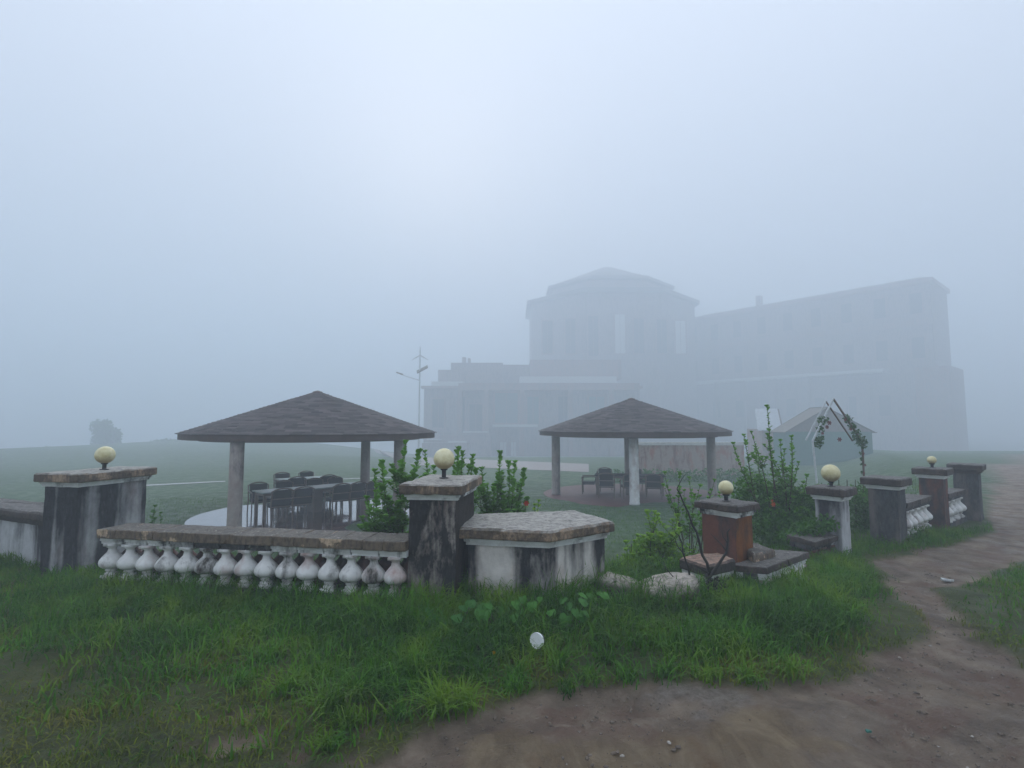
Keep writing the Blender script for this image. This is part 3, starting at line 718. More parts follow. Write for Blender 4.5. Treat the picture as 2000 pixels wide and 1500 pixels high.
def globe(label, x, y, z, r, neck=.06, dirt=None):
    t = thing('globe_lamp', label, 'lamp', (x, y, z), 0, 'globe lamps on the fence pillars')
    b = MB(); b.lathe([(.045, 0), (.045, .008), (.02, .012)], 16); b.build('base_plate', M['black_metal'], t)
    b = MB(); b.lathe([(.021, .010), (.021, neck), (.034, neck+.004), (.036, neck+.02), (.03, neck+.024)], 16); b.build('neck', M['black_metal'], t)
    b = MB(); n = 14; zc = neck+.012+r*.97
    b.lathe([(max(.004, r*math.sin(PI*k/n)), zc - r*math.cos(PI*k/n)) for k in range(n+1)], 28)
    b.build('globe', M['globe'], t, True)
    return t
# central pillar
cz = 1.085
fl, fr_, br_ = PZ(785.5, 946, cz), PZ(909, 948, cz), PZ(936, 928, cz)
dx = (fr_-fl); dyv = (br_-fr_)
cc = (fl+br_)/2; angC = math.atan2(dx.y, dx.x)
pillar('tall black-stained pillar with globe lamp in the centre, left of the plastered block', (cc.x, cc.y), angC, dx.length, dyv.length*.97, cz, [M['black_mould'], M['pillar_side']], M['coping'], M['trim'], sides=lambda i: 1 if i == 1 else 0, cap_t=.085, seed=1)
gp = PZ(867, 934, cz); globe('yellowed globe lamp on the tall black-stained centre pillar', gp.x, gp.y, cz, .102, .075)
# left pillar
nl, rl, ll = PZ(150, 926, cz), PZ(305.5, 912, cz), PZ(69, 923.5, cz)
cc = (rl+ll)/2; angL = math.atan2((rl-nl).y, (rl-nl).x)
pillar('dark wide pillar with globe lamp at the far left end of the balustrade', (cc.x, cc.y), angL, (rl-nl).length, (ll-nl).length, cz, M['left_pillar'], M['coping'], M['trim'], cap_t=.095, seed=5)
gp = PZ(197, 909, cz); gp = Vector((cc.x+.05, cc.y, 0)); globe('globe lamp on the wide dark pillar at the far left', gp.x, gp.y, cz, .10, .06)
# right pillars
def rp(label, near, left, right, z, body, cap, trim, seed, sides=None, over=.07, cap_t=.075):
    n_, l_, r_ = PZ(*near, z), PZ(*left, z), PZ(*right, z)
    a = math.atan2((r_-n_).y, (r_-n_).x); wx = (r_-n_).length; wy = (l_-n_).length
    c = (l_+r_)/2
    return pillar(label, (c.x, c.y), a, wx, max(.3, wy), z, body, cap, trim, sides, seed=seed, over=over, cap_t=cap_t), c, a
p, c, a = rp('orange-brown pillar with a small globe lamp right of the fallen stones', (1435,989), (1361,976.5), (1478,981.5), .81, [M['pillar_orange'], M['pillar_red']], M['coping_dark'], M['trim'], 11, sides=lambda i: 1 if i == 3 else 0, over=.055)
globe('small globe lamp on the orange-brown pillar', c.x, c.y, .81, .074, .055)
def rp2(label, px, Yc, wpx, ztop, ang, body, cap, trim, seed, over=.07):
    w = wpx/F*Yc/ (abs(math.cos(ang))+abs(math.sin(ang))) 
    x = DX(px, Yc)
    pillar(label, (x, Yc), ang, w, w, ztop, body, cap, trim, seed=seed, over=over)
    return x, Yc
x2, y2 = rp2('dark pillar with large globe lamp behind the flowering bush', 1616, 6.6, 92, .83, R(8+31), M['wall_grey'], M['coping_dark'], M['trim'], 21)
globe('large yellow globe lamp on the dark pillar behind the flowering bush', x2, y2, .83, .108, .05)
x3, y3 = rp2('dark brown pillar without lamp, right of the gate opening', 1722, 7.3, 94, .88, R(8+31), M['pillar_dark'], M['coping_dark'], M['trim'], 31)
x4, y4 = rp2('reddish pillar with a tiny globe lamp, second from the far right', 1813, 8.3, 76, .925, R(40), M['pillar_red'], M['coping_dark'], M['trim'], 41)
globe('tiny pale globe lamp on the reddish pillar near the path', x4, y4, .925, .062, .05)
x5, y5 = rp2('grey pillar at the far right end of the fence beside the foggy path', 1879, 9.1, 74, .93, R(42), M['pillar_dark'], M['coping_dark'], M['coping_dark'], 51)

# plastered block right of the centre pillar
def block(name, label, poly, z, t, body, cap, trim, zb=-.3, inset=.075, seed=0, cat='wall'):
    o = (sum(p[0] for p in poly)/len(poly), sum(p[1] for p in poly)/len(poly))
    q = [(p[0]-o[0], p[1]-o[1]) for p in poly]
    w = thing(name, label, cat, (o[0], o[1], 0))
    rough_slab('wall_body', offset(q, inset), [(zb, 0), (z-t-.065, 0)], body, w, .06, .004, seed)
    rough_slab('moulding', offset(q, inset*.75), [(z-t-.064, 0), (z-t-.036, 0), (z-t-.034, -.018), (z-t-.002, -.02)], trim, w, .06, .0025, seed+1)
    rough_slab('coping_stone', q, [(z-t, .005), (z-t+.012, 0), (z-.02, 0), (z, .014)], cap, w, .045, .006, seed+2)
    return w
wz = .69
poly = [PZ(896,1030,wz), PZ(1075.6,1037.5,wz), PZ(1200,1018,wz), PZ(1122,996.5,wz), PZ(925,1003,wz)]
block('plastered_wall_block', 'white plaster block streaked with black mould under a thick angled coping', [(p.x, p.y) for p in poly], wz, .095, M['wall_white'], M['coping'], M['trim'], seed=61)
# low wall to the left of the left pillar
zl = .62
P0, P1 = Vector((ll.x+.1, ll.y+.12)), Vector((ll.x-3.3, ll.y+1.65)); dd = (P1-P0).normalized(); nn = Vector((-dd.y, dd.x))
poly = [P0, P1, P1-nn*.45, P0-nn*.45]
block('low_wall', 'low whitish wall leaving the frame at the far left', [(p.x, p.y) for p in poly], zl, .09, M['wall_grey'], M['coping_dark'], M['coping_dark'], seed=71)
# slabs round the orange pillar
sz = .33
poly = [PZ(1380,1106,sz), PZ(1437,1092,sz), PZ(1402,1079,sz), PZ(1362,1081,sz), PZ(1326,1089,sz)]
block('low_wall', 'low broken wall stub with salmon-coloured top left of the orange-brown pillar', [(p.x, p.y) for p in poly], sz, .10, M['black_mould'], M['coping_salmon'], M['trim'], inset=.05, seed=81)
poly = [PZ(1472,1083,sz+.02), PZ(1514,1073,sz+.02), PZ(1476,1060,sz+.02), PZ(1448,1064,sz+.02)]
block('low_wall', 'low wall stub with tan top right of the orange-brown pillar', [(p.x, p.y) for p in poly], sz+.02, .09, M['pillar_dark'], M['coping_warm'], M['trim'], inset=.05, seed=85)

# ------------------------------------------------------------------ balustrades
def baluster_mesh(mat, name='baluster'):
    b = MB(); h = .33
    b.box(-.062,.062,-.062,.062,0,.03)
    b.lathe([(.050,.030),(.056,.038),(.056,.050),(.040,.056),(.034,.066),(.048,.072),(.050,.082),(.036,.090),(.034,.100),(.075,.104),(.098,.122),(.107,.148),(.103,.174),(.085,.202),(.062,.228),(.040,.252),(.034,.280),(.036,.290),(.048,.296),(.048,.306)], 20)
    b.box(-.055,.055,-.055,.055,.306,h)
    return b
def balustrade(label, A0, A1, zt, depth, n, stones, capmat, trimmat, bmat, back=True, broken=(), t=.085, seed=0, zbase=.06, skip=(), tilt=0):
    """A0->A1: front edge of the coping, depth towards +normal"""
    A0 = Vector((A0[0], A0[1])); A1 = Vector((A1[0], A1[1])); d = (A1-A0); Ln = d.length; d.normalize(); nrm = Vector((-d.y, d.x))
    if nrm.y < 0: nrm = -nrm
    a = math.atan2(d.y, d.x)
    w = thing('balustrade', label, 'balustrade', (A0.x, A0.y, 0), a)
    r_ = random.Random(seed)
    cuts = [0] + sorted(Ln*(k+r_.uniform(-.12,.12))/stones for k in range(1, stones)) + [Ln]
    for i in range(stones):
        q = [(cuts[i]+.0015, r_.uniform(-.004,.004)), (cuts[i+1]-.0015, r_.uniform(-.004,.004)), (cuts[i+1]-.0015, depth), (cuts[i]+.0015, depth)]
        zj = r_.uniform(-.001,.001)
        rough_slab('coping_stone', q, [(zt-t, .003), (zt-t+.01, 0), (zt-.008+zj, .0), (zt+zj, .004)], capmat, w, .045, .005, seed+i)
    m = 12; zt2 = zt-t-.003
    for i in range(m):
        if i in skip: continue
        x0, x1 = Ln*i/m+.004, Ln*(i+1)/m-.004
        mt = M['trim_dirty'] if i in broken else trimmat
        for yy0, yy1 in ((.03, .10), (depth-.10, depth-.03)):
            b = MB(); b.box(x0, x1, yy0, yy1, zt2-.026, zt2)
            b.box(x0+.004, x1-.004, yy0+.014, yy1, zt2-.055, zt2-.026)
            b.build('moulding', mt, w)
    b = MB(); b.box(0, Ln, .10+.002, depth-.102, zt2-.05, zt2); b.build('beam', M['pillar_dark'], w)
    zb = zt2-.056-.33
    pr = baluster_mesh(bmat); first = None; firstb = None
    for k in range(n):
        x = Ln*(k+.45)/n
        if first is None: o = pr.build('baluster', bmat, w, False); first = o; [setattr(f, 'use_smooth', True) for f in o.data.polygons]
        else: o = first.copy(); C.objects.link(o); o.parent = w
        o.location = (x, .085, zb); o.rotation_euler = (r_.uniform(-.02,.02), r_.uniform(-.02,.02), r_.uniform(-.2,.2)); 
        if back:
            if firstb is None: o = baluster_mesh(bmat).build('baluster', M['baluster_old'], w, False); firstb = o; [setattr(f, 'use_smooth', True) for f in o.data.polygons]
            else: o = firstb.copy(); C.objects.link(o); o.parent = w
            o.location = (x+.03, depth-.085, zb); o.rotation_euler = (0, 0, r_.uniform(-.2,.2))
    w.rotation_euler.x = tilt
    rough_slab('plinth', [(0, .01), (Ln, .01), (Ln, depth-.01), (0, depth-.01)], [(-.4, 0), (zb-.001, 0)], M['pillar_dark'], w, .09, .006, seed+50)
    return w
rz_ = .592
A0, A1 = PZ(190, 1034, rz_), PZ(792, 1059, rz_)
balustrade('long balustrade with white bulbous balusters between the left pillar and the centre pillar', A0, A1, rz_, .36, 15, 15, M['coping_warm'], M['trim'], M['baluster'], True, (3,4,5,6), .085, 3)
# sagging piece right of the orange pillar
z6 = .30
balustrade('sagging low balustrade fragment with pale balusters right of the orange-brown pillar', PZ(1506,1110,z6), PZ(1587,1078,z6), z6, .34, 5, 2, M['coping_dark'], M['trim'], M['baluster'], False, (), .06, 7, tilt=R(-7))
z6 = .26
balustrade('soil-covered balustrade coping in front of the dark pillar with large globe', PZ(1588,1058,z6), PZ(1640,1044,z6), z6, .32, 3, 2, M['coping_dark'], M['trim_dirty'], M['baluster_old'], False, (), .06, 9, tilt=R(5))
z6 = .52
balustrade('short balustrade with white balusters between the brown and reddish pillars', (x3+.28, y3+.0), (x4-.2, y4-.22), z6, .34, 5, 2, M['coping_dark'], M['trim_dirty'], M['baluster'], False, (0,1,2,3), .07, 11)
balustrade('short balustrade with white balusters between the last two pillars by the path', (x4+.2, y4-.05), (x5-.2, y5-.2), z6, .34, 4, 2, M['coping_dark'], M['trim_dirty'], M['baluster'], False, (0,1,2,3), .07, 13)
# fallen rounded coping blocks
def rock(label, px, py, Yd, w, h, seed, rot=0):
    p = PY(px, py, Yd); n, m = 22, 14; vs = []; fs = []
    for i in range(m+1):
        ph = PI*i/m
        for k in range(n):
            th = 2*PI*k/n
            v_ = np.array([math.sin(ph)*math.cos(th), math.sin(ph)*math.sin(th), math.cos(ph)])
            e = 1 + .10*float(vnoise(v_[0]*1.3+seed, v_[1]*1.3, v_[2]*1.3, seed=seed)) + .07*float(vnoise(v_[0]*3+seed, v_[1]*3, v_[2]*3, seed=seed)) + .03*float(vnoise(v_[0]*9+seed, v_[1]*9, v_[2]*9, seed=seed))
            sq = np.sign(v_)*np.abs(v_)**.6*e
            vs.append((sq[0]*w/2, sq[1]*w*.36, sq[2]*h))
    for i in range(m):
        for k in range(n): fs.append((i*n+k, (i+1)*n+k, (i+1)*n+(k+1) % n, i*n+(k+1) % n))
    o = mesh_obj('fallen_stone', vs, fs, M['rock'], None, True); o.location = p; o.rotation_euler = (R(6), R(rot), R(rot*.6))
    tag(o, label, 'stone'); return o
rock('pale rounded stone lying beside the plastered block in the grass', 1213, 1163, 4.9, .50, .16, 3, 14)
rock('pale cracked stone lying left of the salmon-topped wall stub', 1306, 1164, 4.75, .56, .14, 8, -14)

# ------------------------------------------------------------------ arch with artificial flowers
D = 10.2; ar = thing('flower_arch', 'white pointed tube arch trimmed with red flowers and greenery in front of the tent', 'arch', (DX(1632,D), D, -1.0))
def ap(px, py, dy=0): return (DX(px, D)-DX(1632, D), dy, ZZ(py, D)+1.0)
for dy_ in (0, .28):
    pts = [ap(1592+dy_*8, 1010, dy_), ap(1584+dy_*8, 861, dy_), ap(1628+dy_*8, 779+dy_*14, dy_), ap(1680, 862, dy_), ap(1680, 1010, dy_)]
    for q0, q1 in zip(pts[:-1], pts[1:]):
        if dy_ > 0 and (q0 is pts[0] or q1 is pts[4]): continue
        b = MB(); b.tube([q0, q1], .020 if dy_ == 0 else .016, 8); b.build('tube', M['white_tube'] if q0 is pts[0] or q1 is pts[2] else M['chair_frame'], ar)
def leaf_cloud(centers, radii, n, size, seed, shade=(0, 1), flat_=.5, lump=1.0):
    """many small folded leaf faces spread in clumps"""
    r_ = np.random.default_rng(seed); centers = np.array(centers, float); radii = np.array(radii, float)
    if radii.ndim == 1: radii = np.repeat(radii[:, None], 3, 1)
    w = radii.prod(1)**.8; k = r_.choice(len(centers), n, p=w/w.sum())
    d = r_.normal(size=(n, 3)); d /= np.linalg.norm(d, axis=1)[:, None]
    c = centers[k] + d*radii[k]*(r_.random(n)**.45)[:, None]
    ax = r_.normal(size=(n, 3)) + d*.6; ax /= np.linalg.norm(ax, axis=1)[:, None]
    side = np.cross(ax, r_.normal(size=(n, 3))); side /= np.linalg.norm(side, axis=1)[:, None]
    nm = np.cross(side, ax)
    L = size*r_.uniform(.6, 1.25, n)[:, None]; W = L*.30
    v0 = c - ax*L*.5; v1 = c + side*W + nm*L*.05 - ax*L*.05; v2 = c + ax*L*.5 - nm*L*.12; v3 = c - side*W + nm*L*.05 - ax*L*.05
    V_ = np.stack([v0, v1, v2, v3], 1).reshape(-1, 3); b_ = np.arange(n)[:, None]*4
    T = np.concatenate([b_+[0, 1, 2], b_+[0, 2, 3]], 0)
    sh = np.repeat(np.clip(r_.normal(.45, .27, n), 0, 1)*(shade[1]-shade[0])+shade[0], 4)
    return V_, T, sh
def foliage(parent, centers, radii, n, size, mat, seed, name='foliage', stuff=True):
    V_, T, sh = leaf_cloud(centers, radii, n, size, seed)
    o = np_mesh(name, V_, tris=T, mat=mat, parent=parent, attrs={'shade': sh})
    if stuff: o['kind'] = 'stuff'
    return o
cen = [ap(1606,820), ap(1600,838), ap(1596,866), ap(1597,856), ap(1654,818), ap(1661,832), ap(1668,846), ap(1676,860), ap(1681,868)]
foliage(ar, cen, [.10,.08,.10,.09,.09,.08,.09,.12,.10], 750, .055, M['garland'], 3, 'garland')
cen = [ap(1677, y_) for y_ in (885, 895, 906, 922, 940)]
foliage(ar, cen, [.03]*5, 90, .05, M['garland'], 4, 'garland')
def flower(parent, p, r, mat, n=6):
    b = MB()
    for k in range(n):
        a = 2*PI*k/n; c_, s_ = math.cos(a), math.sin(a); e = .45
        q = [(0,0,0), (r*math.cos(a-e)*.7, -r*.25, r*math.sin(a-e)*.7), (r*c_, -r*.1, r*s_), (r*math.cos(a+e)*.7, -r*.25, r*math.sin(a+e)*.7)]
        b.add([(p[0]+x, p[1]+y, p[2]+z) for x, y, z in q], [(0,1,2,3)])
    b.tube([p, (p[0], p[1]-r*.6, p[2]+r*.1)], r*.12, 5)
    return b.build('flower', mat, parent)
for (px, py, r_) in ((1614,826,.05), (1609,834,.045), (1600,846,.035), (1645,820,.035), (1632,858,.05), (1655,838,.035), (1677,885,.028), (1679,907,.03), (1676,922,.025)):
    flower(ar, ap(px, py, -.06), r_, flat('dull_red_petal', (.20,.05,.045), .6) if 'dull_red_petal' not in bpy.data.materials else bpy.data.materials['dull_red_petal'])

# ------------------------------------------------------------------ shrubs
def leaf_proto(name, mat, L=.065, W=.026, shade=.5):
    v_ = [(0,0,0), (W*.8,L*.30,.006), (W*.9,L*.62,.002), (0,L,-.012), (-W*.9,L*.62,.002), (-W*.8,L*.30,.006), (0,L*.35,-.004), (0,L*.68,-.006)]
    f_ = [(0,1,6), (0,6,5), (6,1,2,7), (5,6,7,4), (7,2,3), (4,7,3)]
    me = bpy.data.meshes.new(name); me.from_pydata(v_, [], f_); me.materials.append(mat)
    at = me.attributes.new('shade', 'FLOAT', 'POINT'); at.data.foreach_set('value', [shade]*8); me.update(); return me
LEAF = {}
def get_leaf(matname, sh):
    k = (matname, sh)
    if k not in LEAF: LEAF[k] = leaf_proto('leaf', M[matname], shade=sh)
    return LEAF[k]
def shrub(name, label, root, tops, matname='leaf', leafL=.06, seed=0, spacing=.022, bare=.35, r0=.012, maxparts=280, cat='shrub', side=2, stem='stem', extra=None):
    r_ = random.Random(seed); t = thing(name, label, cat, root); root = Vector(root)
    leaves = []
    for i, tp in enumerate(tops):
        tp = Vector(tp)-root; b = MB()
        base = Vector((r_.uniform(-.08,.08)+tp.x*.25, r_.uniform(-.06,.06)+tp.y*.3, -.1))
        pts = [base + (tp-base)*s + Vector((math.sin(s*5+i*2)*.07, math.cos(s*4+i)*.05, 0))*(s*(1.1-s)*4*.4) for s in [k/7 for k in range(8)]]
        b.tube(pts, [r0*(1-.75*k/7) for k in range(8)], 6)
        axes = [(pts, bare)]
        for k in range(side):
            s0 = r_.uniform(max(.35, bare), .85); j = int(s0*7); o = pts[j]
            d = Vector((r_.uniform(-1,1), r_.uniform(-1,1), r_.uniform(.4,1.6))).normalized()*r_.uniform(.12,.36)*(1.1-s0*.5)
            tw = [o, o+d*.5+Vector((0,0,-.01)), o+d]; b.tube(tw, [r0*.4, r0*.3, r0*.15], 5); axes.append((tw, .15))
        b.build('stem', M[stem], t)
        for pp, br in axes:
            seg = [(pp[q+1]-pp[q]).length for q in range(len(pp)-1)]; tot = sum(seg); s = tot*br; ang_ = r_.random()*6
            while s < tot:
                q = 0; a = s
                while q < len(seg)-1 and a > seg[q]: a -= seg[q]; q += 1
                P_ = pp[q] + (pp[q+1]-pp[q])*min(1, a/seg[q]); T_ = (pp[q+1]-pp[q]).normalized()
                ang_ += 2.4+r_.uniform(-.3,.3); up = s/tot
                d = Vector((math.cos(ang_), math.sin(ang_), 0)); d = (d*(1.0-.45*up) + Vector((0,0,1))*(.15+.75*up+r_.uniform(-.35,.3))).normalized()
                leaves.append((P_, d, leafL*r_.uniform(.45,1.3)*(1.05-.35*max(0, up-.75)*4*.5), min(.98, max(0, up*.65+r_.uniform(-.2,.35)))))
                s += spacing*r_.uniform(.7,1.3)
            # terminal tuft
            for k in range(5):
                a = ang_+k*1.3; d = Vector((math.cos(a)*.7, math.sin(a)*.7, 1.0)).normalized(); leaves.append((pp[-1], d, leafL*.8, r_.uniform(.6,1)))
    r_.shuffle(leaves)
    rest = []
    for i, (P_, d, L, sh) in enumerate(leaves):
        x = d.cross(Vector((0,0,1))).normalized(); z = x.cross(d)
        Mx = Matrix((x, d, z)).transposed().to_4x4(); Mx = Mx @ Matrix.Rotation(r_.uniform(-.5,.5), 4, 'Y'); Mx.translation = P_; sc_ = L/.065
        Mx = Mx @ Matrix.Diagonal((sc_*1.15, sc_, sc_, 1))
        if i < maxparts:
            o = bpy.data.objects.new('leaf', get_leaf(matname, round(sh*5)/5)); C.objects.link(o); o.parent = t; o.matrix_local = Mx
        else: rest.append((Mx, sh))
    if rest:
        base = [v_.co.copy() for v_ in get_leaf(matname, .4).vertices]; tr = [(0,1,6), (0,6,5), (6,1,2), (6,2,7), (5,6,7), (5,7,4), (7,2,3), (4,7,3)]
        vs, ts, sh_ = [], [], []
        for Mx, sh in rest:
            b0_ = len(vs); vs += [tuple(Mx @ v_) for v_ in base]; ts += [(a+b0_, b+b0_, c+b0_) for a, b, c in tr]; sh_ += [sh]*8
        o = np_mesh('foliage', np.array(vs), tris=np.array(ts), mat=M[matname], parent=t, attrs={'shade': sh_}); o['kind'] = 'stuff'
    return t
def tops(lst, Yd, j=.25): return [PY(a, b, Yd + rnd.uniform(-j, j)) for a, b in lst]
def gz(x, y): return float(g(x, y))
Yd = 5.75; rt = PY(765, 1040, Yd); rt.z = gz(rt.x, rt.y)
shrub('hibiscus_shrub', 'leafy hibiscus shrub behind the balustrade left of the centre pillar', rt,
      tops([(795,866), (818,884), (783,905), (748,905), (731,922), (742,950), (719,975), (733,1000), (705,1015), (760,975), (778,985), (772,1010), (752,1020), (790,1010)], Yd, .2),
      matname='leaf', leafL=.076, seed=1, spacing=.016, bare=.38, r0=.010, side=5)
Yd = 6.1; rt = PY(880, 1040, Yd); rt.z = gz(rt.x, rt.y)
shrub('hibiscus_shrub', 'hibiscus shrub rising directly behind the centre pillar and its globe lamp', rt,
      tops([(832,885), (846,915), (893,878), (905,886), (900,905), (922,893), (918,915), (930,920), (885,900)], Yd, .2), 'leaf', .074, 2, .016, .5, r0=.010, side=4)
Yd = 6.3; rt = PY(985, 1010, Yd); rt.z = gz(rt.x, rt.y)
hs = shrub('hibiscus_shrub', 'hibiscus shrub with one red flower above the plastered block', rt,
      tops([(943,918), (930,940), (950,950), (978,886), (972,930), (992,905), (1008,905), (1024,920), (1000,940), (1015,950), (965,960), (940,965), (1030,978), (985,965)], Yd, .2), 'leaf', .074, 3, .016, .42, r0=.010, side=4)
fp = PY(1028, 983, Yd-.15)-rt; flower(hs, tuple(fp), .035, M['petal_red'])
Yd = 6.2; rt = PY(1047, 1005, Yd); rt.z = gz(rt.x, rt.y)
shrub('young_shrub', 'small yellow-green shoot behind the plastered block coping', rt, tops([(1054,980), (1043,988)], Yd, .05), 'leaf_light', .05, 4, .02, .6, side=1, r0=.007)
Yd = 5.9; rt = PY(1265, 1140, Yd); rt.z = gz(rt.x, rt.y)
shrub('young_shrub', 'bright yellow-green shrub left of the salmon-topped wall stub', rt,
      tops([(1222,1088), (1240,1060), (1235,1100), (1268,1082), (1284,1008), (1275,1030), (1292,1045), (1300,1075), (1322,1010), (1330,1040), (1318,1075), (1250,1110), (1280,1105), (1305,1110)], Yd, .25), 'leaf_light', .066, 5, .017, .3, r0=.010, side=4)
Yd = 6.4; rt = PY(1350, 1110, Yd); rt.z = gz(rt.x, rt.y)
shrub('rose_bush', 'thin sparse rose bush left of the small globe lamp', rt,
      tops([(1300,925), (1326,925), (1345,935), (1338,960), (1366,950), (1385,965), (1318,975), (1395,940), (1405,965)], Yd, .3), 'leaf', .055, 6, .034, .4, r0=.008, side=4)
gap = thing('young_shrub', 'low tangle of yellow-green leaves filling the gap behind the pale fallen stones', 'shrub', (1.55, 6.0, gz(1.55, 6.0)))
foliage(gap, [PY(a, b_, 5.9)-gap.location for a, b_ in ((1215,1105), (1245,1095), (1280,1105), (1310,1095), (1262,1070), (1335,1080), (1300,1060), (1225,1125), (1290,1125))], [(.17,.18,.12)]*9, 1300, .05, M['leaf_light'], 61)
b = MB()
for k in range(6): b.tube([(k*.14-.4, 0, -.1), (k*.12-.2, .03, .2), (k*.11-.2, .0, .32)], [.009,.007,.003], 5)
b.build('stem', M['stem'], gap)
# bare dark twig shrub in front of the wall stub
Yd = 4.75; rt = PY(1382, 1150, Yd); rt.z = 0
tw = thing('dead_shrub', 'bare black dead shrub standing in front of the salmon-topped wall stub', 'shrub', rt)
def twig(pts, r0, parent=tw, m='bark_dark'):
    b = MB(); q = [PY(a, c, Yd + k*.01)-rt for k, (a, c) in enumerate(pts)]; b.tube(q, [r0*(1-.7*k/(len(q)-1)) for k in range(len(q))], 6); b.build('branch', M[m], parent)
twig([(1384,1170), (1386,1125), (1381,1100), (1372,1085), (1366,1060), (1361,1040), (1352,1025), (1344,1000), (1336,985), (1328,965), (1322,955)], .016)
twig([(1384,1130), (1405,1100), (1418,1080), (1422,1055), (1420,1040), (1426,1032)], .015)
twig([(1418,1075), (1408,1062), (1398,1052), (1388,1042)], .007)
twig([(1421,1060), (1412,1048), (1410,1035)], .006)
twig([(1350,1150), (1345,1110), (1334,1080), (1332,1060), (1325,1045), (1318,1040)], .010)
twig([(1334,1080), (1322,1065), (1318,1050)], .006)
twig([(1386,1140), (1372,1150), (1358,1140), (1346,1142)], .010)
twig([(1384,1120), (1368,1110), (1350,1102)], .008)
twig([(1330,1165), (1318,1130), (1300,1110), (1296,1095)], .007)
twig([(1322,955), (1332,935), (1340,925)], .004)
foliage(tw, [tuple(PY(1392,1142,4.7)-rt)], [(.14,.1,.07)], 260, .03, M['bark_dark'], 8, 'dead_twigs')
# large bush
Yd = 7.6; rt = PY(1530, 1080, Yd); rt.z = gz(rt.x, rt.y)
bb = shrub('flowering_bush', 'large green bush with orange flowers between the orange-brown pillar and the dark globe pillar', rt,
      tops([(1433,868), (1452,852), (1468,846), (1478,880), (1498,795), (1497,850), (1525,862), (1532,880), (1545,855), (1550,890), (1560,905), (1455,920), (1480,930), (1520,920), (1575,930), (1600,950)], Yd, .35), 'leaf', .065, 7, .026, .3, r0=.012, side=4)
cen = [PY(a, b_, Yd+c_)-rt for a, b_, c_ in ((1490,985,0), (1530,970,.2), (1570,985,0), (1600,990,-.1), (1505,1025,-.2), (1550,1020,-.2), (1590,1015,-.2), (1470,960,.2), (1540,1045,-.3), (1500,1050,-.3), (1620,975,.1), (1460,1010,.2), (1600,1035,-.4), (1570,1050,-.4))]
foliage(bb, cen, [(.3,.3,.24)]*14, 11000, .055, M['leaf_dark'], 9)
foliage(bb, cen[1:8], [(.33,.3,.27)]*7, 3000, .055, M['leaf'], 10)
foliage(bb, [PY(a, b_, 6.45)-rt for a, b_ in ((1545,1050), (1570,1035), (1592,1030), (1560,1062), (1612,1022))], [(.16,.16,.11)]*5, 1100, .05, M['leaf_dark'], 11)
for (a, b_, r_) in ((1510,985,.035), (1600,974,.045), (1612,984,.04), (1508,978,.02)): flower(bb, tuple(PY(a, b_, Yd-.5)-rt), r_, M['petal_orange'])
# vine covering the gap between the dark pillars
Yd = 8.2; rt = PY(1682, 1060, Yd); rt.z = gz(rt.x, rt.y)
vh = thing('hedge_shrub', 'dense green shrub filling the gap between the two dark pillars', 'shrub', rt)
cen = [PY(a, b_, Yd+c_)-rt for a, b_, c_ in ((1672,975,0), (1690,985,.1), (1680,1010,0), (1698,1020,0), (1675,1040,-.1), (1700,960,.3), (1690,1055,0), (1712,1000,.3))]
foliage(vh, cen, [(.2,.2,.22)]*8, 2600, .06, M['leaf_dark'], 12)
b = MB()
for k in range(5): b.tube([(k*.12-.3, 0, -.2), (k*.12-.28, .03, .4), (k*.13-.3, .0, .8)], [.014,.01,.005], 5)
b.build('stem', M['stem'], vh)
rt = PY(305, 1020, 6.6); rt.z = gz(rt.x, rt.y)
shrub('young_shrub', 'tiny seedling shrub behind the left end of the balustrade', rt, tops([(305,990), (300,1003), (312,1004)], 6.6, .05), 'leaf_dark', .05, 13, .03, .5, r0=.006, side=1)
# trees and bushes on the distant crest
def far_tree(name, label, px0, px1, py0, py1, Dd, seed, cat='tree', dense=4200):
    x = DX((px0+px1)/2, Dd); z = ZZ(py1, Dd); w = (px1-px0)/F*Dd; h = (py1-py0)/F*Dd
    t = thing(name, label, cat, (x, Dd, z)); r_ = np.random.default_rng(seed)
    b = MB(); b.tube([(0,0,-2), (.1,0,h*.3), (0,0,h*.7)], [.22,.16,.08], 8); b.build('trunk', M['bark_dark'], t)
    cen = [(r_.uniform(-.32,.32)*w, r_.uniform(-.3,.3)*w, h*r_.uniform(.25,.85)) for _ in range(16)]
    foliage(t, cen, [(w*.26, w*.26, h*.22)]*16, dense, .6, M['leaf_dark'], seed, 'crown')
far_tree('round_tree', 'blocky dark tree on the misty lawn edge behind the left globe lamp', 190, 236, 823, 890, 98, 31)
far_tree('low_bush', 'low bush on the misty crest at the left edge', 78, 130, 872, 888, 108, 32, 'bush', 700)
far_tree('low_bush', 'faint bush on the crest left of the left pavilion roof', 300, 360, 857, 872, 106, 33, 'bush', 700)
far_tree('low_bush', 'faint dark bush under the left edge of the left pavilion roof', 425, 462, 866, 900, 92, 34, 'bush', 900)
# dark hedge behind the second pavilion
hd = thing('clipped_hedge', 'dark low hedge behind the right pavilion', 'hedge', (DX(1340,26), 26, -1.3))
foliage(hd, [(x_, 0, .35) for x_ in np.linspace(-3.6, 3.6, 12)], [(.5,.4,.42)]*12, 2600, .14, M['leaf_dark'], 35)

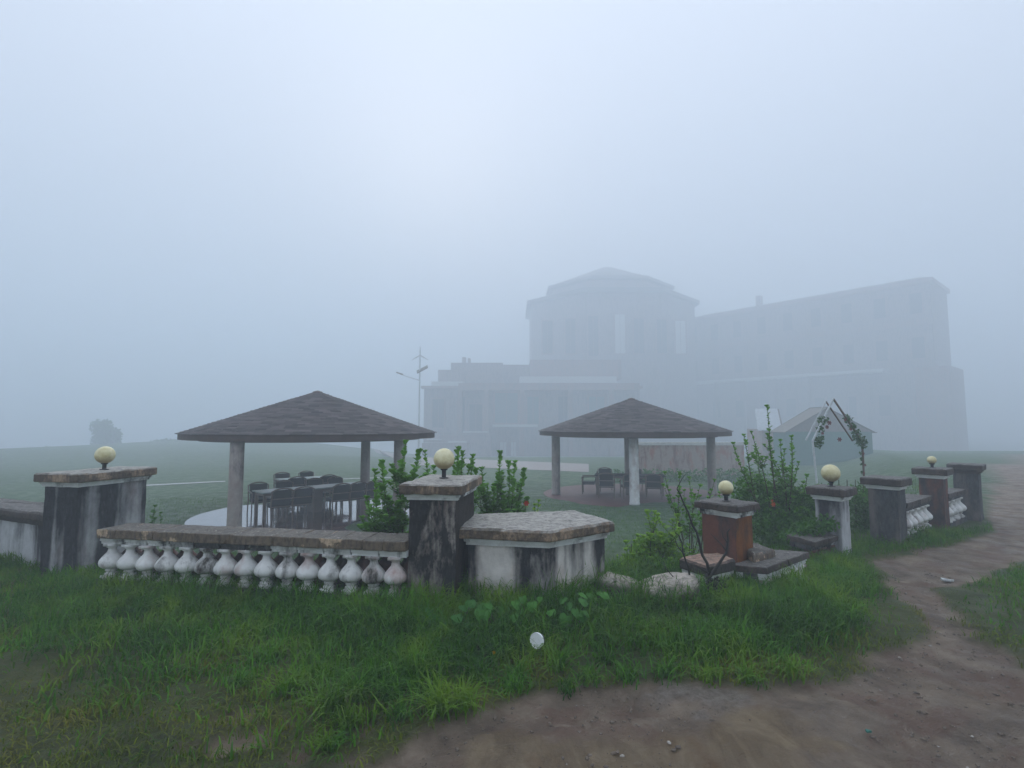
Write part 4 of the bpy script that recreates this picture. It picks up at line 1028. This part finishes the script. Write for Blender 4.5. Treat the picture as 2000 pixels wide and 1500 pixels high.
# ------------------------------------------------------------------ grass
def blades(name, x, y, h, w, mat, seed, lean=.45, label=None, drop=0):
    r_ = np.random.default_rng(seed); n = len(x)
    z = g(x, y) - .015
    a = r_.uniform(0, 2*PI, n); ca, sa = np.cos(a), np.sin(a)
    l = h*lean*r_.uniform(.2, 1.6, n)
    b = a + PI/2 + r_.uniform(-.6, .6, n); cb, sb = np.cos(b), np.sin(b)
    P = []
    for t, k in ((0, 1.0), (.38, .85), (.72, .55)):
        cx_ = x + ca*l*t**2; cy_ = y + sa*l*t**2; cz_ = z + h*(t - .28*t**3*(l/h))
        for s in (-1, 1): P.append(np.stack([cx_+s*cb*w*k*.5, cy_+s*sb*w*k*.5, cz_], 1))
    P.append(np.stack([x+ca*l*1.1, y+sa*l*1.1, z+h*(1-.42*(l/h))], 1))
    V_ = np.stack(P, 1).reshape(-1, 3); b_ = np.arange(n)[:, None]*7
    q = np.concatenate([b_+[0,1,3,2], b_+[2,3,5,4]], 0); t3 = b_+[4,5,6]
    clump = .5+.5*vnoise(x*3.1, y*3.1, seed=77)
    sh = np.repeat(np.clip(.02+.5*clump + np.abs(r_.normal(0, .33, n)), 0, 1)**1.3, 7)
    o = np_mesh(name, V_, quads=q, tris=t3, mat=mat, attrs={'shade': sh}); o['kind'] = 'stuff'
    if label: o['label'] = label; o['category'] = 'grass'
    return o
def scatter(n, x0, x1, y0, y1, seed): r_ = np.random.default_rng(seed); return r_.uniform(x0, x1, n), r_.uniform(y0, y1, n)
WS = sdf  # alias
def in_masonry(x, y):
    d = fence_dist(x, y); return (d > .12) & (d < .5) & (x > -5) & (x < 1.2)
# tall grass along the foot of the wall
def tallness(x, y):
    d = -fence_dist(x, y); s = -sdf(WD, x, y)
    t = np.exp(-np.maximum(0, d-.35)**2/(1.2**2))*sstep(-.02, .45, s)
    left = sstep(-4.6, -2.4, x)                     # the left bank is short turf
    lift = np.where(x < -.9, .95, 1.0)*np.where(x > 2.75, .6, 1.0)
    return t*(.42+.58*left)*lift
x, y = scatter(230000, -8, 7.4, 2.2, 8.0, 1)
s = -sdf(WD, x, y); d = fence_dist(x, y)
keep = (s > .0) & (d < .3) & (d > -3.4); x, y, s = x[keep], y[keep], s[keep]
T = tallness(x, y); clump = .5+.5*vnoise(x*2.6, y*2.6, seed=5); r_ = np.random.default_rng(3)
keep = r_.random(len(x)) < np.clip(T*1.6*(.35+.85*clump), 0, 1); x, y, T, clump = x[keep], y[keep], T[keep], clump[keep]
h = (.07 + .33*T*(.35+.75*clump))*r_.uniform(.5, 1.15, len(x))
hole = PZ(1542, 1142, 0); h = h*(1-.72*np.exp(-((x-hole.x)**2+(y-hole.y)**2)/.30**2))
# a hugging strip right at the foot of the masonry
xa, ya = scatter(90000, -4.6, 7.0, 3.6, 8.0, 51); da = fence_dist(xa, ya)
ka = (da < -.05) & (da > -.75) & (-sdf(WD, xa, ya) > .1) & (np.hypot(xa-hole.x, ya-hole.y) > .4); xa, ya = xa[ka], ya[ka]
ra = np.random.default_rng(52); ha = ra.uniform(.10, .24, len(xa))*(.8+.4*vnoise(xa*2.2, ya*2.2, seed=53)); kk = ra.random(len(xa)) < .45
x, y, h = np.concatenate([x, xa[kk]]), np.concatenate([y, ya[kk]]), np.concatenate([h, ha[kk]])
blades('tall_grass', x, y, h, np.random.default_rng(54).uniform(.006, .015, len(x)), M['grass'], 2, .75, 'tall dark green grass growing along the foot of the wall and pillars')
# short turf
x, y = scatter(260000, -7, 7.2, 1.7, 7.5, 4)
dmk = dirt_mask(x, y); d = fence_dist(x, y); dist = np.hypot(x, y); r_ = np.random.default_rng(6)
pr = (1-dmk)*(d < .2)*np.clip(3.6/dist, .25, 1)*(.45+.55*(vnoise(x*4, y*4, seed=9) > -.35)); keep = r_.random(len(x)) < pr; x, y = x[keep], y[keep]
blades('short_turf', x, y, r_.uniform(.018, .060, len(x))*(1+.6*vnoise(x*2, y*2, seed=12)), r_.uniform(.005, .009, len(x)), M['grass_dry'], 7, .9, 'short olive turf sloping down to the dirt path in the foreground')
# tufts at the dirt edge
cx_, cy_, hh = [], [], []
r_ = np.random.default_rng(15)
for (a, b_, hm) in ((860,1400,.22), (905,1390,.26), (700,1370,.26), (650,1390,.25), (760,1360,.2), (1090,1310,.2), (1180,1300,.2), (1225,1330,.16), (1010,1330,.16), (820,1330,.24), (1110,1350,.12), (560,1350,.18), (980,1290,.22), (930,1330,.2), (610,1330,.2), (780,1400,.16), (730,1330,.22), (680,1420,.14), (530,1290,.16), (1000,1350,.12), (1150,1330,.12), (1300,1325,.15), (1380,1330,.15), (1460,1335,.15), (1550,1325,.16), (840,1360,.2), (640,1460,.1), (470,1340,.13), (890,1300,.2)):
    p = PZ(a, b_, 0); n = int(r_.uniform(60, 170)); hm *= r_.uniform(.7, 1.1)
    rr = np.abs(r_.normal(0, r_.uniform(.03, .08), n)); th = r_.uniform(0, 2*PI, n); cx_.append(p.x+rr*np.cos(th)); cy_.append(p.y+rr*np.sin(th)); hh.append(hm*r_.uniform(.5, 1.1, n))
x, y, h = np.concatenate(cx_), np.concatenate(cy_), np.concatenate(hh)
blades('grass_tufts', x, y, h, r_.uniform(.006, .012, len(x)), M['grass'], 16, .9, 'bright arching grass tufts along the edge of the dirt')
# right verge and the lawn behind the fence
x, y = scatter(60000, 3.5, 14, 3.4, 10, 18); s = -sdf(WD, x, y); d = fence_dist(x, y)
keep = (s > .02) & (d < -.1) & (x > 4.4); x, y = x[keep], y[keep]
blades('verge_grass', x, y, np.random.default_rng(2).uniform(.04, .13, len(x)), np.full(len(x), .007), M['grass'], 19, .6, 'low grass on the bank right of the dirt path and by the last pillars')
x, y = scatter(150000, -14, 12, 4.6, 19, 20); d = fence_dist(x, y); r_ = np.random.default_rng(21)
fl = (np.hypot(x-g1x-.15, y-g1y) > 3.56) & (np.hypot(x-g2x, y-g2y) > 3.5)
keep = (d > .35) & fl & (r_.random(len(x)) < np.clip(7/np.hypot(x, y), .2, 1)); x, y = x[keep], y[keep]
blades('lawn_grass', x, y, r_.uniform(.03, .10, len(x))*np.where(fence_dist(x, y) < 1.2, 1.8, 1), r_.uniform(.008, .014, len(x)), M['grass'], 22, .5, 'misty green lawn grass between the fence and the pavilions')

# broad-leaved weeds under the plastered block
def weed(label, px, py, Yd, n, seed, size=.085):
    r_ = random.Random(seed); p = PY(px, py, Yd); root = Vector((p.x, p.y, gz(p.x, p.y)))
    t = thing('broadleaf_weed', label, 'weed', root, 0, 'broad-leaved weeds at the foot of the plastered block')
    key = ('heart', seed % 3)
    if key not in LEAF:
        o_ = [(0,0), (.30,-.16), (.52,.02), (.50,.36), (.28,.72), (0,1.0), (-.28,.72), (-.50,.36), (-.52,.02), (-.30,-.16)]
        me = bpy.data.meshes.new('leaf'); vs = [(a, b, -abs(a)*.25 - b*b*.12) for a, b in o_] + [(0,.4,.02)]
        me.from_pydata(vs, [], [(i, (i+1) % 10, 10) for i in range(10)]); me.materials.append(M['leaf_broad'])
        at = me.attributes.new('shade', 'FLOAT', 'POINT'); at.data.foreach_set('value', [.2+.35*(seed % 3)]*11); me.update(); LEAF[key] = me
    st = MB()
    for k in range(n):
        q = Vector((r_.uniform(-.19,.19), r_.uniform(-.12,.10), r_.uniform(.07,.24)))
        st.tube([(q.x*.3, q.y*.3, -.02), (q.x*.8, q.y*.8, q.z*.7), tuple(q)], [.004,.003,.002], 4)
        o = bpy.data.objects.new('leaf', LEAF[key]); C.objects.link(o); o.parent = t; o.location = q
        o.rotation_euler = (R(r_.uniform(-70,-15)), R(r_.uniform(-25,25)), PI + r_.uniform(-.9,.9)); s_ = size*r_.uniform(.6,1.15); o.scale = (s_, s_, s_)
    st.build('stem', M['stem'], t)
weed('broad heart-leaved weed below the middle of the plastered block', 985, 1260, 4.1, 16, 1)
weed('broad heart-leaved weed just left of the white disc', 1035, 1245, 4.15, 12, 2, .075)
weed('broad heart-leaved weed below the centre pillar', 880, 1265, 4.1, 12, 3)
weed('broad heart-leaved weed right of the white disc in deep grass', 1130, 1250, 4.2, 10, 4)
weed('broad heart-leaved weed under the right corner of the plastered block', 1160, 1215, 4.4, 8, 5)
# white disc on a stake
p = PY(1049, 1251, 3.72)
ld = thing('garden_light', 'white oval disc lamp on a stake in the grass below the plastered block', 'garden light', (p.x, p.y, 0))
Mt = Matrix.Translation((0,0,p.z)) @ Matrix.Rotation(R(-14), 4, 'Y') @ Matrix.Rotation(R(72), 4, 'X') @ Matrix.Rotation(R(-28), 4, 'Y')
def lathe_M(prof, n, Mx):
    b = MB(); b.lathe(prof, n); b.v = [tuple(Mx @ Vector(v_)) for v_ in b.v]; return b
lathe_M([(.002,.004), (.045,.006), (.049,.012), (.052,.010), (.052,-.004), (.002,-.006)][::-1], 28, Mt).build('disc', M['white_plastic'], ld)
lathe_M([(.036,-.050), (.045,-.01)], 20, Mt).build('housing', M['black_metal'], ld)
b = MB(); b.tube([(.03,.03,-.1), (.02,.04,p.z-.03)], .009, 8); b.build('stake', M['green_plastic'], ld)
# dandelion
p = PZ(964, 1275, .08); fw = thing('dandelion', 'single yellow flower in the grass left of the white disc', 'flower', (p.x, p.y, 0))
flower(fw, (0,0,.08), .016, M['petal_yellow'], 9); b = MB(); b.tube([(0,0,-.01), (.004,.004,.08)], .002, 5); b.build('stem', M['leaf'], fw)
# loose stones and litter on the dirt
def pebbles(name, n, seed, mat, smin, smax, poly, label, cat):
    r_ = np.random.default_rng(seed); vs = []; fs = []; k = 0
    while k < n:
        x_, y_ = r_.uniform(-.8, 5.5), r_.uniform(1.9, 6.0)
        if float(sdf(poly, np.array([x_]), np.array([y_]))[0]) < .03: continue
        s_ = smin + (smax-smin)*r_.random()**3; z_ = float(g(x_, y_)) - .028; b0_ = len(vs); rot = r_.uniform(0, PI)
        for zc, rr in ((0, 1), (.55, .85), (.8, .35)):
            for j in range(6):
                a = rot + j*PI/3; q = s_*rr*r_.uniform(.75, 1.15)
                vs.append((x_+q*math.cos(a)*1.3*math.cos(rot)-q*math.sin(a)*.8*math.sin(rot), y_+q*math.cos(a)*1.3*math.sin(rot)+q*math.sin(a)*.8*math.cos(rot), z_+s_*zc*.8*r_.uniform(.8,1.2)))
        for l in range(2):
            for j in range(6): fs.append((b0_+l*6+j, b0_+l*6+(j+1) % 6, b0_+(l+1)*6+(j+1) % 6, b0_+(l+1)*6+j))
        fs.append(tuple(b0_+12+j for j in range(6))); k += 1
    o = mesh_obj(name, vs, fs, mat); o['kind'] = 'stuff'; o['label'] = label; o['category'] = cat; return o
pebbles('gravel', 1500, 5, flat('brown_gravel', (.19,.15,.115), .8, 0, .5, 30), .003, .015, WD, 'small brown stones scattered over the wet dirt path', 'gravel')
pebbles('pale_chips', 90, 6, flat('pale_chips', (.42,.38,.33), .7, 0, .3, 30), .004, .012, WD, 'tiny pale chips of plaster scattered on the dirt', 'gravel')
for (a, b_, m, l) in ((1697,1446,'tent_green','small turquoise scrap of litter on the dirt at lower right'), (1850,1137,'trim','small pale rag lying on the path between the grass banks')):
    p = PZ(a, b_, -.02); bm = MB(); s_ = .013 if m == 'tent_green' else .05
    bm.add([(-s_,-s_*.6,0), (s_,-s_*.5,.3*s_), (s_*1.1,s_*.6,0), (-s_*.8,s_*.7,.4*s_), (-s_,-s_*.6,-.006), (s_,-s_*.5,-.006), (s_*1.1,s_*.6,-.006), (-s_*.8,s_*.7,-.006)], [(0,1,2,3), (7,6,5,4), (0,4,5,1), (1,5,6,2), (2,6,7,3), (3,7,4,0)])
    o = bm.build('litter', M[m]); o.location = (p.x, p.y, gz(p.x, p.y)); tag(o, l, 'litter')

# ------------------------------------------------------------------ haze
hz = MB(); hz.box(-330, 330, -40, 345, -32, 57); m = bpy.data.materials.new('haze'); m.use_nodes = True; nt = m.node_tree; nt.nodes.clear()
vo = nt.nodes.new('ShaderNodeVolumePrincipled'); vo.inputs['Density'].default_value = HAZE_DENSITY; vo.inputs['Color'].default_value = (.85,.925,1,1); vo.inputs['Anisotropy'].default_value = .12
ou = nt.nodes.new('ShaderNodeOutputMaterial'); nt.links.new(vo.outputs[0], ou.inputs['Volume'])
h_ = hz.build('haze', m); h_['kind'] = 'stuff'
